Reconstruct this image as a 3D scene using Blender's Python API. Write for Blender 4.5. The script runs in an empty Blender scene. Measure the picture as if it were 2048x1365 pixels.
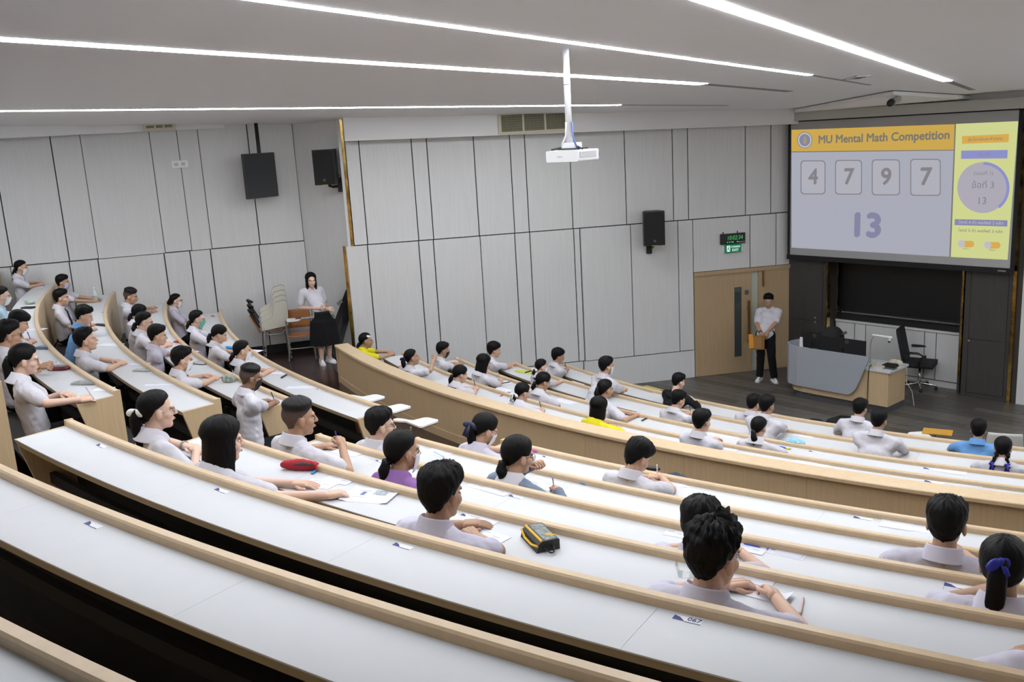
import bpy, bmesh, math, random
import numpy as np
from mathutils import Vector, Matrix, Euler, noise
random.seed(7)
S = bpy.context.scene
COL = S.collection
PI = math.pi
R = math.radians

# ------------------------------------------------------------------ camera
ZO = 4.65                       # camera height above the stage floor
FPX, PITCH, ROLL = 1863.75, 0.217975, -0.0581278
fwd = Vector((0, math.cos(PITCH), -math.sin(PITCH)))
rt0 = Vector((1, 0, 0)); up0 = rt0.cross(fwd)
c_, s_ = math.cos(ROLL), math.sin(ROLL)
RT = c_*rt0 + s_*up0; UP = -s_*rt0 + c_*up0
CAM = Vector((0, 0, ZO))
cd = bpy.data.cameras.new('camera'); cam = bpy.data.objects.new('camera', cd); COL.objects.link(cam)
cd.sensor_width = 36; cd.lens = FPX/2048*36; cd.clip_start = 0.05; cd.clip_end = 200
M = Matrix((RT, UP, -fwd)).transposed().to_4x4(); M.translation = CAM
cam.matrix_world = M
S.camera = cam

# ------------------------------------------------------------------ world, exposure
w = bpy.data.worlds.new('world'); S.world = w; w.use_nodes = True
w.node_tree.nodes['Background'].inputs[0].default_value = (0.8, 0.85, 0.9, 1)
w.node_tree.nodes['Background'].inputs[1].default_value = 0.02
S.view_settings.view_transform = 'Standard'; S.view_settings.look = 'None'
S.view_settings.gamma = 1.0; S.view_settings.use_curve_mapping = False
S.view_settings.exposure = 0.0
STRIP_E = 41.0                  # ceiling light strips

# ------------------------------------------------------------------ photo pixel -> point on a real surface
def ray(x, y):
    return (RT*((x-1024)/FPX) + UP*(-(y-682.5)/FPX) + fwd)
def on_z(x, y, z):
    d = ray(x, y); return CAM + d*((z-ZO)/d.z)
def on_plane(x, y, p0, n):
    d = ray(x, y); return CAM + d*((p0-CAM).dot(n)/d.dot(n))
def depth_pt(x, y, dep):
    return CAM + ray(x, y)*dep
NC = Vector((.0255, .0416, 1.0)); PC0 = Vector((0, 0, ZO+1.0))
def on_ceil(x, y, dz=0.0):
    return on_plane(x, y, PC0+Vector((0, 0, dz)), NC)
def ceil_z(x, y): return ZO+1.0-.0255*x-.0416*y

CX, CY = 11.9661, 20.5762
ROW = {'A': (22.67, 3.495), 'B': (21.791, 3.258), 'C': (20.909, 3.004), 'D': (20.032, 2.732), 'E': (19.212, 2.484),
       'F': (18.398, 2.26), 'G': (17.562, 2.041), 'P': (15.889, 1.656), 'R1': (15.041, 1.412), 'R2': (14.199, 1.226),
       'R3': (13.345, 1.072), 'R4': (12.493, .93)}
def floor_of(k): return ROW[k][1]-.78
def pol(r, a, z=0): return Vector((CX+r*math.cos(R(a)), CY+r*math.sin(R(a)), z))

# ------------------------------------------------------------------ materials
MATS = {}
def mat(name, col, rough=.5, metal=0, bump=0, bscale=200, var=0, vscale=(6, 6, 6), emit=None, estr=0, coat=0, spec=.5, alpha=1, trans=0, vcol=None):
    if name in MATS: return MATS[name]
    m = bpy.data.materials.new(name); m.use_nodes = True; nt = m.node_tree; b = nt.nodes['Principled BSDF']
    b.inputs['Base Color'].default_value = (*col, 1); b.inputs['Roughness'].default_value = rough
    b.inputs['Metallic'].default_value = metal; b.inputs['Specular IOR Level'].default_value = spec
    b.inputs['Coat Weight'].default_value = coat
    if trans: b.inputs['Transmission Weight'].default_value = trans
    if alpha < 1: b.inputs['Alpha'].default_value = alpha
    if emit: b.inputs['Emission Color'].default_value = (*emit, 1); b.inputs['Emission Strength'].default_value = estr
    if var or bump:
        tc = nt.nodes.new('ShaderNodeTexCoord'); mp = nt.nodes.new('ShaderNodeMapping'); mp.inputs['Scale'].default_value = vscale
        nt.links.new(tc.outputs['Object'], mp.inputs[0])
        nz = nt.nodes.new('ShaderNodeTexNoise'); nz.inputs['Scale'].default_value = 1; nz.inputs['Detail'].default_value = 4
        nt.links.new(mp.outputs[0], nz.inputs['Vector'])
        if var:
            mx = nt.nodes.new('ShaderNodeMix'); mx.data_type = 'RGBA'
            mx.inputs[6].default_value = (*[max(0, c*(1-var)) for c in col], 1); mx.inputs[7].default_value = (*[min(1, c*(1+var)) for c in col], 1)
            rp = nt.nodes.new('ShaderNodeMapRange'); rp.inputs[1].default_value = .3; rp.inputs[2].default_value = .7
            nt.links.new(nz.outputs[0], rp.inputs[0]); nt.links.new(rp.outputs[0], mx.inputs[0]); nt.links.new(mx.outputs[2], b.inputs['Base Color'])
        if bump:
            bp = nt.nodes.new('ShaderNodeBump'); bp.inputs['Strength'].default_value = bump; bp.inputs['Distance'].default_value = .004
            n2 = nt.nodes.new('ShaderNodeTexNoise'); n2.inputs['Scale'].default_value = bscale
            nt.links.new(tc.outputs['Object'], n2.inputs['Vector']); nt.links.new(n2.outputs[0], bp.inputs['Height']); nt.links.new(bp.outputs[0], b.inputs['Normal'])
    if vcol:
        at = nt.nodes.new('ShaderNodeAttribute'); at.attribute_name = vcol
        mx = nt.nodes.new('ShaderNodeMix'); mx.data_type = 'RGBA'
        mx.inputs[6].default_value = (*col, 1); mx.inputs[7].default_value = (.12, .078, .06, 1)
        nt.links.new(at.outputs['Fac'], mx.inputs[0]); nt.links.new(mx.outputs[2], b.inputs['Base Color'])
    MATS[name] = m
    return m

m_table = mat('white_laminate', (.60, .615, .64), .42, spec=.35, var=.012, vscale=(9, 9, 9))
m_wood = mat('maple_veneer', (.56, .415, .25), .42, var=.06, vscale=(55, 55, 2.2))
m_rail = mat('maple_rail', (.60, .45, .285), .4, var=.05, vscale=(20, 20, 20))
m_edge = mat('table_edge_band', (.30, .235, .15), .5)
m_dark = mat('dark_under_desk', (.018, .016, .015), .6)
m_floorb = mat('dark_brown_vinyl', (.040, .022, .017), .22, var=.25, vscale=(3, 3, 3))
m_stage = mat('stage_plank', (.115, .105, .095), .38, var=.35, vscale=(4, 30, 4))
m_stage2 = mat('stage_plank_darker', (.075, .069, .063), .38, var=.35, vscale=(4, 30, 4))
m_wall = mat('grey_oak_panel', (.66, .665, .668), .55, var=.035, vscale=(45, 45, 1.5))
m_wallh = mat('white_wall', (.86, .86, .86), .7)
m_door = mat('maple_veneer_dimmed', (.43, .31, .18), .42, var=.06, vscale=(55, 55, 2.2))  # veneer colour darkened to stand for the dimmer light by the stage
m_wallb = mat('white_paint', (.78, .78, .79), .6)
m_ceil = mat('ceiling_paint', (.89, .885, .895), .75)
m_groove = mat('dark_groove', (.02, .02, .022), .7)
m_charcoal = mat('charcoal_panel', (.050, .047, .045), .5, var=.12, vscale=(40, 40, 2))
m_gold = mat('gold_mirror_strip', (.62, .42, .13), .18, 1, var=.5, vscale=(9, 9, 7))
m_black = mat('black_plastic', (.012, .012, .013), .45)
m_blackm = mat('matte_black', (.010, .010, .011), .8)
m_grey = mat('grey_plastic', (.09, .095, .1), .5)
m_white = mat('white_plastic', (.82, .83, .85), .35)
m_chrome = mat('chrome', (.6, .6, .6), .2, 1)
m_paper = mat('white_paper', (.86, .86, .89), .7)
m_ink = mat('grey_print', (.35, .36, .42), .8)
m_navy = mat('navy_print', (.035, .05, .22), .6)
m_glass = mat('door_glass', (.06, .07, .07), .08, spec=.6)
m_beige = mat('beige_tablet', (.56, .54, .47), .5)
m_orange = mat('orange_plywood', (.48, .19, .055), .35)
m_steel = mat('grey_steel', (.30, .30, .29), .4, .4)

# ------------------------------------------------------------------ mesh helpers
class MB:
    def __init__(s): s.v = []; s.f = []; s.mi = []
    def add(s, vs, fs, k=0):
        n = len(s.v); s.v += [tuple(v) for v in vs]; s.f += [tuple(i+n for i in f) for f in fs]; s.mi += [k]*len(fs); return s
    def box(s, x0, x1, y0, y1, z0, z1, mtx=None, k=0):
        vs = [Vector((x, y, z)) for x in (x0, x1) for y in (y0, y1) for z in (z0, z1)]
        if mtx: vs = [mtx @ v for v in vs]
        return s.add(vs, [(0, 1, 3, 2), (4, 6, 7, 5), (0, 4, 5, 1), (2, 3, 7, 6), (0, 2, 6, 4), (1, 5, 7, 3)], k)
    def rbox(s, x0, x1, y0, y1, z0, z1, b, mtx=None, k=0):       # box with rounded corners in its x-z face, extruded along y
        pts = []
        for cx, cz, a0 in ((x1-b, z1-b, 0), (x0+b, z1-b, 90), (x0+b, z0+b, 180), (x1-b, z0+b, 270)):
            for i in range(4): a = R(a0+30*i); pts.append((cx+b*math.cos(a), cz+b*math.sin(a)))
        return s.prism([Vector((x, y0, z)) for x, z in pts], Vector((0, y1-y0, 0)), mtx, k)
    def prism(s, pts, d, mtx=None, k=0):
        n = len(pts); vs = [Vector(p) for p in pts]+[Vector(p)+d for p in pts]
        if mtx: vs = [mtx @ v for v in vs]
        return s.add(vs, [tuple(range(n)), tuple(range(2*n-1, n-1, -1))]+[(i, i+n, (i+1) % n+n, (i+1) % n) for i in range(n)], k)
    def tube(s, pts, rad, seg=8, k=0, flat=1.0):
        pts = [Vector(p) for p in pts]; n = len(pts); rs = rad if isinstance(rad, (list, tuple)) else [rad]*n
        vs = []; ref = None
        for i, p in enumerate(pts):
            t = (pts[min(i+1, n-1)]-pts[max(i-1, 0)]).normalized()
            if ref is None: ref = t.orthogonal().normalized()
            ref = (ref-t*ref.dot(t)).normalized(); b = t.cross(ref)
            for j in range(seg):
                a = 2*PI*j/seg; vs.append(p+ref*(rs[i]*math.cos(a))+b*(rs[i]*flat*math.sin(a)))
        fs = [(i*seg+j, i*seg+(j+1) % seg, (i+1)*seg+(j+1) % seg, (i+1)*seg+j) for i in range(n-1) for j in range(seg)]
        fs += [tuple(range(seg-1, -1, -1)), tuple((n-1)*seg+j for j in range(seg))]
        return s.add(vs, fs, k)
    def cap(s, p0, p1, r0, r1=None, seg=10, k=0):                # tapered capsule
        r1 = r0 if r1 is None else r1
        p0, p1 = Vector(p0), Vector(p1); d = (p1-p0); L = d.length
        if L < 1e-6: d = Vector((0, 0, 1)); L = 1
        t = d/L; pts = []; rs = []
        for a in (-80, -45, 0): pts.append(p0+t*(r0*math.sin(R(a)))); rs.append(r0*math.cos(R(a)))
        for a in (0, 45, 80): pts.append(p1+t*(r1*math.sin(R(a)))); rs.append(r1*math.cos(R(a)))
        return s.tube(pts, rs, seg, k)
    def ell(s, c, r, mtx=None, nu=14, nv=9, k=0):
        vs = []; c = Vector(c)
        for i in range(nv+1):
            e = -PI/2+PI*i/nv
            for j in range(nu):
                a = 2*PI*j/nu; v = Vector((r[0]*math.cos(e)*math.cos(a), r[1]*math.cos(e)*math.sin(a), r[2]*math.sin(e)))
                v = c+v
                vs.append(mtx @ v if mtx else v)
        fs = []
        for i in range(nv):
            for j in range(nu):
                q = (i*nu+j, i*nu+(j+1) % nu, (i+1)*nu+(j+1) % nu, (i+1)*nu+j)
                fs.append(q)
        return s.add(vs, fs, k)
    def lathe(s, prof, c=(0, 0, 0), seg=16, k=0, mtx=None):
        n = len(prof); vs = []
        for r, z in prof:
            for j in range(seg):
                a = 2*PI*j/seg; v = Vector((c[0]+r*math.cos(a), c[1]+r*math.sin(a), c[2]+z)); vs.append(mtx @ v if mtx else v)
        fs = [(i*seg+j, i*seg+(j+1) % seg, (i+1)*seg+(j+1) % seg, (i+1)*seg+j) for i in range(n-1) for j in range(seg)]
        fs += [tuple(range(seg-1, -1, -1)), tuple((n-1)*seg+j for j in range(seg))]
        return s.add(vs, fs, k)
    def arc(s, prof, a0, a1, step=.6, k=0):                       # profile (r,z) swept about the hall's centre
        n = max(2, int(abs(a1-a0)/step)+1); m = len(prof); vs = []
        for i in range(n+1):
            a = a0+(a1-a0)*i/n
            for r, z in prof: vs.append(pol(r, a, z))
        fs = [(i*m+j, i*m+(j+1) % m, (i+1)*m+(j+1) % m, (i+1)*m+j) for i in range(n) for j in range(m)]
        fs += [tuple(range(m-1, -1, -1)), tuple(n*m+j for j in range(m))]
        return s.add(vs, fs, k)
    def mesh(s, name):
        me = bpy.data.meshes.new(name); me.from_pydata(s.v, [], s.f); me.update(); return me
    def build(s, name, mats, parent=None, smooth=False, norm=True, world=True, origin=None, **tags):
        sh = None
        if parent is not None and world: sh = wmat(parent).inverted()
        elif origin is not None: sh = Matrix.Translation(-Vector(origin))
        if sh is not None: s.v = [tuple(sh @ Vector(v)) for v in s.v]
        me = s.mesh(name)
        if not isinstance(mats, (list, tuple)): mats = [mats]
        for m in mats: me.materials.append(m)
        if len(mats) > 1: me.polygons.foreach_set('material_index', s.mi)
        if norm:
            bm = bmesh.new(); bm.from_mesh(me)
            if smooth: bmesh.ops.remove_doubles(bm, verts=bm.verts, dist=1e-5)
            bmesh.ops.recalc_face_normals(bm, faces=bm.faces); bm.to_mesh(me); bm.free()
        if smooth: me.polygons.foreach_set('use_smooth', [True]*len(me.polygons))
        if smooth == 'auto':
            try: me.set_sharp_from_angle(angle=R(40))
            except Exception: pass
        o = bpy.data.objects.new(name, me); COL.objects.link(o)
        if parent: o.parent = parent
        elif origin is not None: o.location = origin
        for k, v in tags.items(): o[k] = v
        return o
def wmat(o):
    m = o.matrix_basis.copy()
    while o.parent: o = o.parent; m = o.matrix_basis @ m
    return m
def empty(name, loc, rz=0, label=None, cat=None, group=None, **t):
    o = bpy.data.objects.new(name, None); COL.objects.link(o); o.location = loc; o.rotation_euler = (0, 0, rz); o.empty_display_size = .1
    if label: o['label'] = label; o['category'] = cat
    if group: o['group'] = group
    for k, v in t.items(): o[k] = v
    return o
def tag(o, label, cat, group=None):
    o['label'] = label; o['category'] = cat
    if group: o['group'] = group
    return o
def frame(o3, ux, uy):                                           # matrix from origin, x axis, y axis (z = up completes)
    ux = ux.normalized(); uz = ux.cross(uy).normalized(); uy = uz.cross(ux)
    m = Matrix((ux, uy, uz)).transposed().to_4x4(); m.translation = o3; return m
def text(body, size, m, mtx, parent=None, name='lettering', align='CENTER', bold=0.0, sx=1.0, shear=0, fat=0.0):
    cu = bpy.data.curves.new(name, 'FONT'); cu.body = body; cu.size = size; cu.align_x = align; cu.align_y = 'CENTER'
    cu.extrude = .0004; cu.offset = bold; cu.shear = shear; cu.resolution_u = 3; cu.materials.append(m)
    o = bpy.data.objects.new(name, cu); COL.objects.link(o)
    o['fat'] = fat
    mw = mtx @ Matrix.Diagonal((sx, 1, 1, 1))
    if parent: o.parent = parent; mw = wmat(parent).inverted() @ mw
    o.matrix_basis = mw; TEXTS.append(o)
    return o
TEXTS = []
def finalize_text():
    bpy.context.view_layer.update(); dg = bpy.context.evaluated_depsgraph_get()
    ms = [(o, bpy.data.meshes.new_from_object(o.evaluated_get(dg))) for o in TEXTS]
    for o, me in ms:
        nm = o.name; par = o.parent; mb_ = o.matrix_basis.copy(); o.name = 'old_text'; mt = o.data.materials[0]; cu = o.data
        ft = o['fat']
        if ft:
            v = np.empty(len(me.vertices)*3); me.vertices.foreach_get('co', v); v = v.reshape(-1, 3); fc = [tuple(p.vertices) for p in me.polygons]; N = len(v); V = []; Fc = []
            for k, (dx, dy) in enumerate(((-ft, 0), (ft, 0), (0, -ft), (0, ft), (ft*.7, ft*.7), (-ft*.7, -ft*.7))):
                V += [(a+dx, b+dy, c) for a, b, c in v]; Fc += [tuple(i+N*k for i in f) for f in fc]
            me = bpy.data.meshes.new(nm); me.from_pydata(V, [], Fc)
        n = bpy.data.objects.new(nm, me); COL.objects.link(n); n.parent = par; n.matrix_basis = mb_
        if not me.materials: me.materials.append(mt)
        bpy.data.objects.remove(o); bpy.data.curves.remove(cu)

# ------------------------------------------------------------------ room shell
def struct(name, mb, m, **k):
    o = mb.build(name, m, **k); o['kind'] = 'structure'; return o
class Wall:                                                       # local frame of a flat wall: u along, n into the room, z up
    def __init__(s, p, ang, sgn=1):
        s.p = Vector((p[0], p[1], 0)); a = R(ang); s.u = Vector((math.cos(a), math.sin(a), 0)); s.n = Vector((math.sin(a), -math.cos(a), 0))*sgn
        s.m = Matrix((s.u, s.n, Vector((0, 0, 1)))).transposed().to_4x4(); s.m.translation = s.p
    def at(s, u, n, z): return s.m @ Vector((u, n, z))
    def px(s, x, y, off=0.0):
        q = on_plane(x, y, s.p+s.n*off, s.n)-s.p; return q.dot(s.u), q.z
    def box(s, mb, u0, u1, n0, n1, z0, z1, k=0): return mb.box(u0, u1, n0, n1, z0, z1, s.m, k)
WR = Wall((3.39, 16.93), 10.5)                                    # long side wall
WL = Wall((-6.24, 15.80), 18.0)                                   # wall behind the left block
OPF = .305
WF = Wall((7.38, 15.27), -49.0)                                   # stage wall

# floor: stage level, then one curved platform per row
fl = struct('floor', MB().box(-26, 30, -8, 30, -.2, 0), m_stage)
def annulus(name, r0, r1, z, m, a0=-172, a1=-98):
    return MB().arc([(r0, -.05), (r1, -.05), (r1, z), (r0, z)], a0, a1, 1.0).build(name, m, parent=fl)
order = ['R4', 'R3', 'R2', 'R1']
for i, k in enumerate(order):
    r1 = ROW[order[i+1]][0] if i < 3 else ROW['P'][0]+.06
    annulus('platform', ROW[k][0]-(.0 if i else .05), r1, floor_of(k), m_stage2 if i == 0 else m_floorb)
annulus('platform', ROW['P'][0]+.06, ROW['G'][0], 1.05, m_floorb)
order = ['G', 'F', 'E', 'D', 'C', 'B', 'A']
for i, k in enumerate(order):
    r1 = ROW[order[i+1]][0] if i < 6 else 30
    annulus('platform', ROW[k][0], r1, floor_of(k), m_floorb)
# wide planks of the stage floor, laid in two directions (joints proud/recessed by a hair)
rng = random.Random(3)
ax = R(-49+90)
for i in range(26):
    mbp = MB(); d0 = WF.at(-3.6+i*.0, 0, 0)
    n0 = .05+i*.19
    u = -4.2+rng.uniform(-.5, .5)
    k = 0
    while u < 3.2:
        L = rng.uniform(1.5, 2.4); u2 = min(u+L, 3.3)
        b = MB(); WF.box(b, u+.003, u2-.003, n0+.003, n0+.187, 0, .004+.002*rng.random())
        c = WF.at((u+u2)/2, n0+.1, 0)
        if math.hypot(c.x-CX, c.y-CY) < 13.6 and math.hypot(c.x-CX, c.y-CY) > 0:
            b.build('plank', m_stage if rng.random() < .55 else m_stage2, parent=fl)
        u = u2

# side wall with its panels
zb, zt = 0.0, 4.72
wr = struct('wall_side', WR.box(MB(), -6.02, 3.6, -.25, -.02, 0, 5.6), m_groove)
top_x = [(690.5, 300), (717, 282.6), (821.7, 277), (852.3, 275.6), (946, 271), (1018.6, 268.6), (1048.5, 268.6), (1140.6, 326), (1247.9, 259), (1343.9, 253.8), (1374.5, 252.7), (1490.8, 380), (1541.5, 380)]
low_x = [(692, 497), (734.5, 490), (836.5, 481), (866, 479.5), (959.5, 474), (1029, 465.5), (1059, 462), (1147, 456.7), (1259.5, 449.6), (1354, 442.6), (1384, 441), (1498.5, 432.3), (1550.8, 428.6)]
tu = [WR.px(*p)[0] for p in top_x]+[3.1]
lu = [WR.px(*p)[0] for p in low_x]+[3.1]
ZM, ZL = ZO-1.69, ZO-4.115
G = .009
def panel(W, par, u0, u1, n0, n1, z0, z1, m=m_wall, name='panel', g=G):
    W.box(MB(), u0+g, u1-g, n0, n1, z0+g, z1-g).build(name, m, parent=par)
for i in range(len(tu)-1): panel(WR, wr, tu[i], tu[i+1], -.02, 0, ZM, 5.5)
uD0 = WR.px(1387, 600)[0]                                          # door jamb
ZD = WR.px(1387, 547.5)[1]                                         # door head
for i in range(len(lu)-1):
    proud = .035 if (i < 4 or 7 <= i < 10) else .004
    if lu[i] > uD0-.06:
        panel(WR, wr, lu[i], lu[i+1], -.02, .03, ZD+.02, ZM)
    elif i == 7:
        u_s = WR.px(1165, 600)[0]; panel(WR, wr, lu[7], u_s, -.02, .004, ZL, ZM); panel(WR, wr, u_s, lu[8], -.02, .035, ZL, ZM)
    else:
        panel(WR, wr, lu[i], min(lu[i+1], uD0), -.02, proud, ZL, ZM)
u_s = WR.px(1167, 722)[0]
panel(WR, wr, lu[0], lu[4], -.02, .035, 0, ZL); panel(WR, wr, lu[4], u_s, -.02, .004, 0, ZL); panel(WR, wr, u_s, uD0, -.02, .035, 0, ZL)

# door in the side wall: two leaves
uDm = WR.px(1501.5, 650)[0]; uDe = WR.px(1516, 650)[0]
WR.box(MB(), uD0-.02, 3.6, -.019, -.012, 0, ZD).build('door_recess', mat('pale_wall_beyond', (.50, .52, .44), .6), parent=wr)
d1 = empty('door_1', WR.at(uD0, .0, 0), 0, kind='structure')
WR.box(MB(), uD0+.01, uDm, -.012, .025, .01, ZD-.05).build('leaf', m_door, parent=d1)
gx0, gx1 = WR.px(1467.5, 700)[0], WR.px(1482, 700)[0]; gz0, gz1 = WR.px(1475, 713)[1], WR.px(1475, 574)[1]
WR.box(MB(), gx0, gx1, .024, .029, gz0, gz1).build('glass_slit', m_glass, parent=d1)
fr = MB(); 
for a, b, c, d in ((gx0-.025, gx0, gz0-.025, gz1+.025), (gx1, gx1+.025, gz0-.025, gz1+.025), (gx0, gx1, gz0-.025, gz0), (gx0, gx1, gz1, gz1+.025)): WR.box(fr, a, b, .022, .036, c, d)
fr.build('glazing_bead', m_door, parent=d1)
hx = WR.px(1494, 640)[0]; hz0, hz1 = WR.px(1494, 684)[1], WR.px(1494, 600)[1]
hb = MB(); WR.box(hb, hx-.02, hx+.02, .07, .095, hz0, hz1); WR.box(hb, hx-.01, hx+.01, .02, .08, hz0+.15, hz0+.18); WR.box(hb, hx-.01, hx+.01, .02, .08, hz1-.18, hz1-.15)
hb.build('pull_handle', mat('brass_brown', (.25, .13, .05), .35, .6), parent=d1)
lx, lz = WR.px(1492, 584.5); lk = MB(); WR.box(lk, lx-.035, lx+.035, .02, .04, lz-.04, lz+.04); lk.build('card_reader', m_grey, parent=d1)
WR.box(MB(), uD0, 3.5, -.012, .05, ZD-.05, ZD+.02).build('door_head', m_door, parent=d1)
d2 = empty('door_2', WR.at(uDe, 0, 0), 0, kind='structure')
WR.box(MB(), uDe, 3.5, -.012, .03, .01, ZD-.05).build('leaf', m_door, parent=d2)
WR.box(MB(), uDe+.07, uDe+.1, .03, .06, ZD-.35, ZD-.05).build('door_closer_arm', mat('brass_brown', (.25, .13, .05)), parent=d2)

# gold mirrored edge strip at the side wall's left end, and the return wall behind it
u_end = tu[0]
gs = MB()
WR.box(gs, u_end-.05, u_end-.005, -.10, -.03, 0, 5.5)
WR.box(gs, lu[0]-.055, lu[0]-.004, -.08, -.0, 0, ZM); struct('trim_1', gs, m_gold)
gs = MB(); WR.box(gs, u_end-.10, u_end-.052, -.34, -.05, 0, 5.5)
struct('trim_2', gs, m_wall)
uc = WL.px(584, 250)[0]; pc = WL.at(uc, 0, 0); pe = WR.at(u_end-.08, -.25, 0)
wret = MB(); dv = (pe-pc).normalized(); nv = Vector((-dv.y, dv.x, 0))
mret = Matrix((dv, nv, Vector((0, 0, 1)))).transposed().to_4x4(); mret.translation = pc
struct('wall_return', MB().box(0, (pe-pc).length, .0, .2, 0, 5.6, mret), m_wall)

# left wall with panels
wl = struct('wall_left', WL.box(MB(), -9, uc+.1, -.25, -.02, 0, 5.7), m_groove)
lt = [-8.0, -5.6, -3.4]+[WL.px(*p)[0] for p in ((2, 400), (118, 390), (178, 390), (306, 330), (364.5, 350), (404, 340), (503, 340))]+[uc]
ll = [-8.0, -5.6, -3.4]+[WL.px(*p)[0] for p in ((22, 540), (141, 540), (199, 540), (331, 530), (383, 530), (423, 520), (521, 520))]+[uc]
ZML = WL.px(327, 506.6)[1]
for i in range(len(lt)-1):
    off = (.0, .0, .02, 0, 0, .0, -.014, -.014, .012, .012)[i] if i < 10 else 0
    gg = .002 if i in (2, 5, 7, ) else G
    panel(WL, wl, lt[i], lt[i+1], -.02, off, ZML, 5.6, g=(.002 if i in (5, 7) else .009))
    panel(WL, wl, ll[i], ll[i+1], -.02, (.035 if i not in (6, 7, 2) else .0), 1.2, ZML, g=.009)
zsk = WL.px(580, 702)[1]; sk = MB(); WL.box(sk, -9, uc+.1, -.01, .05, 0, zsk); struct('baseboard_left', sk, m_floorb)
sp = WL.px(360, 328.5); so = MB(); WL.box(so, sp[0]-.13, sp[0]+.13, -.02, .03, sp[1]-.06, sp[1]+.06)
o = so.build('socket_plate', m_white, origin=WL.at(sp[0], 0, sp[1])); tag(o, 'white socket plate on the grey wall over a dark panel joint', 'socket')
for dx in (-.06, .05):
    b = MB(); WL.box(b, sp[0]+dx-.03, sp[0]+dx+.03, .03, .034, sp[1]-.025, sp[1]+.025); b.build('outlet', mat('outlet_grey', (.55, .55, .56), .5), parent=o)

# rest of the room behind the camera and to the right
def seg_wall(name, a, b, m=m_wallh, h=6.2):
    d = (Vector((*b, 0))-Vector((*a, 0))); L = d.length; d.normalize(); n = Vector((d.y, -d.x, 0))
    mm = Matrix((d, n, Vector((0, 0, 1)))).transposed().to_4x4(); mm.translation = Vector((*a, 0))
    struct(name, MB().box(0, L, -.2, 0, 0, h, mm), m)
lw = WL.at(-9, 0, 0)
seg_wall('wall_back_left', (lw.x-.5, -1.5), (lw.x, lw.y+.3))
seg_wall('wall_back', (9.5, -3.2), (lw.x-.5, -1.5))
seg_wall('wall_right', (WF.at(1.75, .3, 0).x+.25, WF.at(1.75, .3, 0).y), (9.5, -3.2))

# ceiling
C4 = [(-19, 25), (14, 25), (14, -6), (-19, -6)]
cm = MB(); vs = [Vector((x, y, ceil_z(x, y))) for x, y in C4]+[Vector((x, y, ceil_z(x, y)+.2)) for x, y in C4]
cm.add(vs, [(0, 1, 2, 3), (7, 6, 5, 4), (0, 4, 5, 1), (1, 5, 6, 2), (2, 6, 7, 3), (3, 7, 4, 0)])
ceil = struct('ceiling', cm, m_ceil)
# lower gable soffit over the screen
pa, pb, pcx = on_ceil(1570, 222, -.012), on_ceil(1787, 182, -.012), on_ceil(2070, 199.5, -.012)
qa, qc = WF.at(WF.px(1560, 230, -.2)[0]-.5, -.2, pa.z), WF.at(WF.px(2070, 205, -.2)[0]+.6, -.2, pcx.z)
dn = Vector((0, 0, -.0)); th = Vector((0, 0, .05))
gm = MB(); top = [pa, pb, pcx, qc, qa]; low = [pa+Vector((0, 0, -.06)), pb+Vector((0, 0, -.05)), pcx+Vector((0, 0, -.06)), qc+Vector((0, 0, -.10)), qa+Vector((0, 0, -.10))]
gm.add(top+low, [(0, 1, 2, 3, 4), (9, 8, 7, 6, 5)]+[(i, (i+1) % 5, (i+1) % 5+5, i+5) for i in range(5)])
struct('trim_3', gm, m_ceil)
struct('trim_6', WF.box(MB(), -3.6, 4.5, -.3, OPF, ZO-.02, 5.8), m_ceil)

# soffit beam along the side wall, and the one along the left wall
bo = .32
uA, zA = WR.px(690, 282.6, bo); uB, zB = WR.px(1562, 250.5, bo)
bm_ = MB(); vs = []
for u, z in ((uA, zA), (uB+.5, zB)):
    for n in (bo, -.02):
        for zz in (z, 5.6): vs.append(WR.at(u, n, zz))
bm_.add(vs, [(0, 1, 5, 4), (2, 6, 7, 3), (0, 4, 6, 2), (1, 3, 7, 5), (0, 2, 3, 1), (4, 5, 7, 6)])
beam = struct('trim_4', bm_, m_wallb)
uA2, zA2 = WL.px(0, 276.5, .5); uB2, zB2 = WL.px(450, 256, .12)
bm_ = MB(); vs = []
for u, z, nn in ((uA2-4, zA2+.03, .75), (uA2, zA2, .5), (uB2, zB2, .02)):
    for n in (nn, -.02):
        for zz in (z, 5.6): vs.append(WL.at(u, n, zz))
bm_.add(vs, [(0, 1, 5, 4), (2, 6, 7, 3), (0, 4, 6, 2), (4, 5, 9, 8), (6, 10, 11, 7), (4, 8, 10, 6), (0, 2, 3, 1), (8, 9, 11, 10)])
struct('trim_5', bm_, m_wallb)

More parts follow.
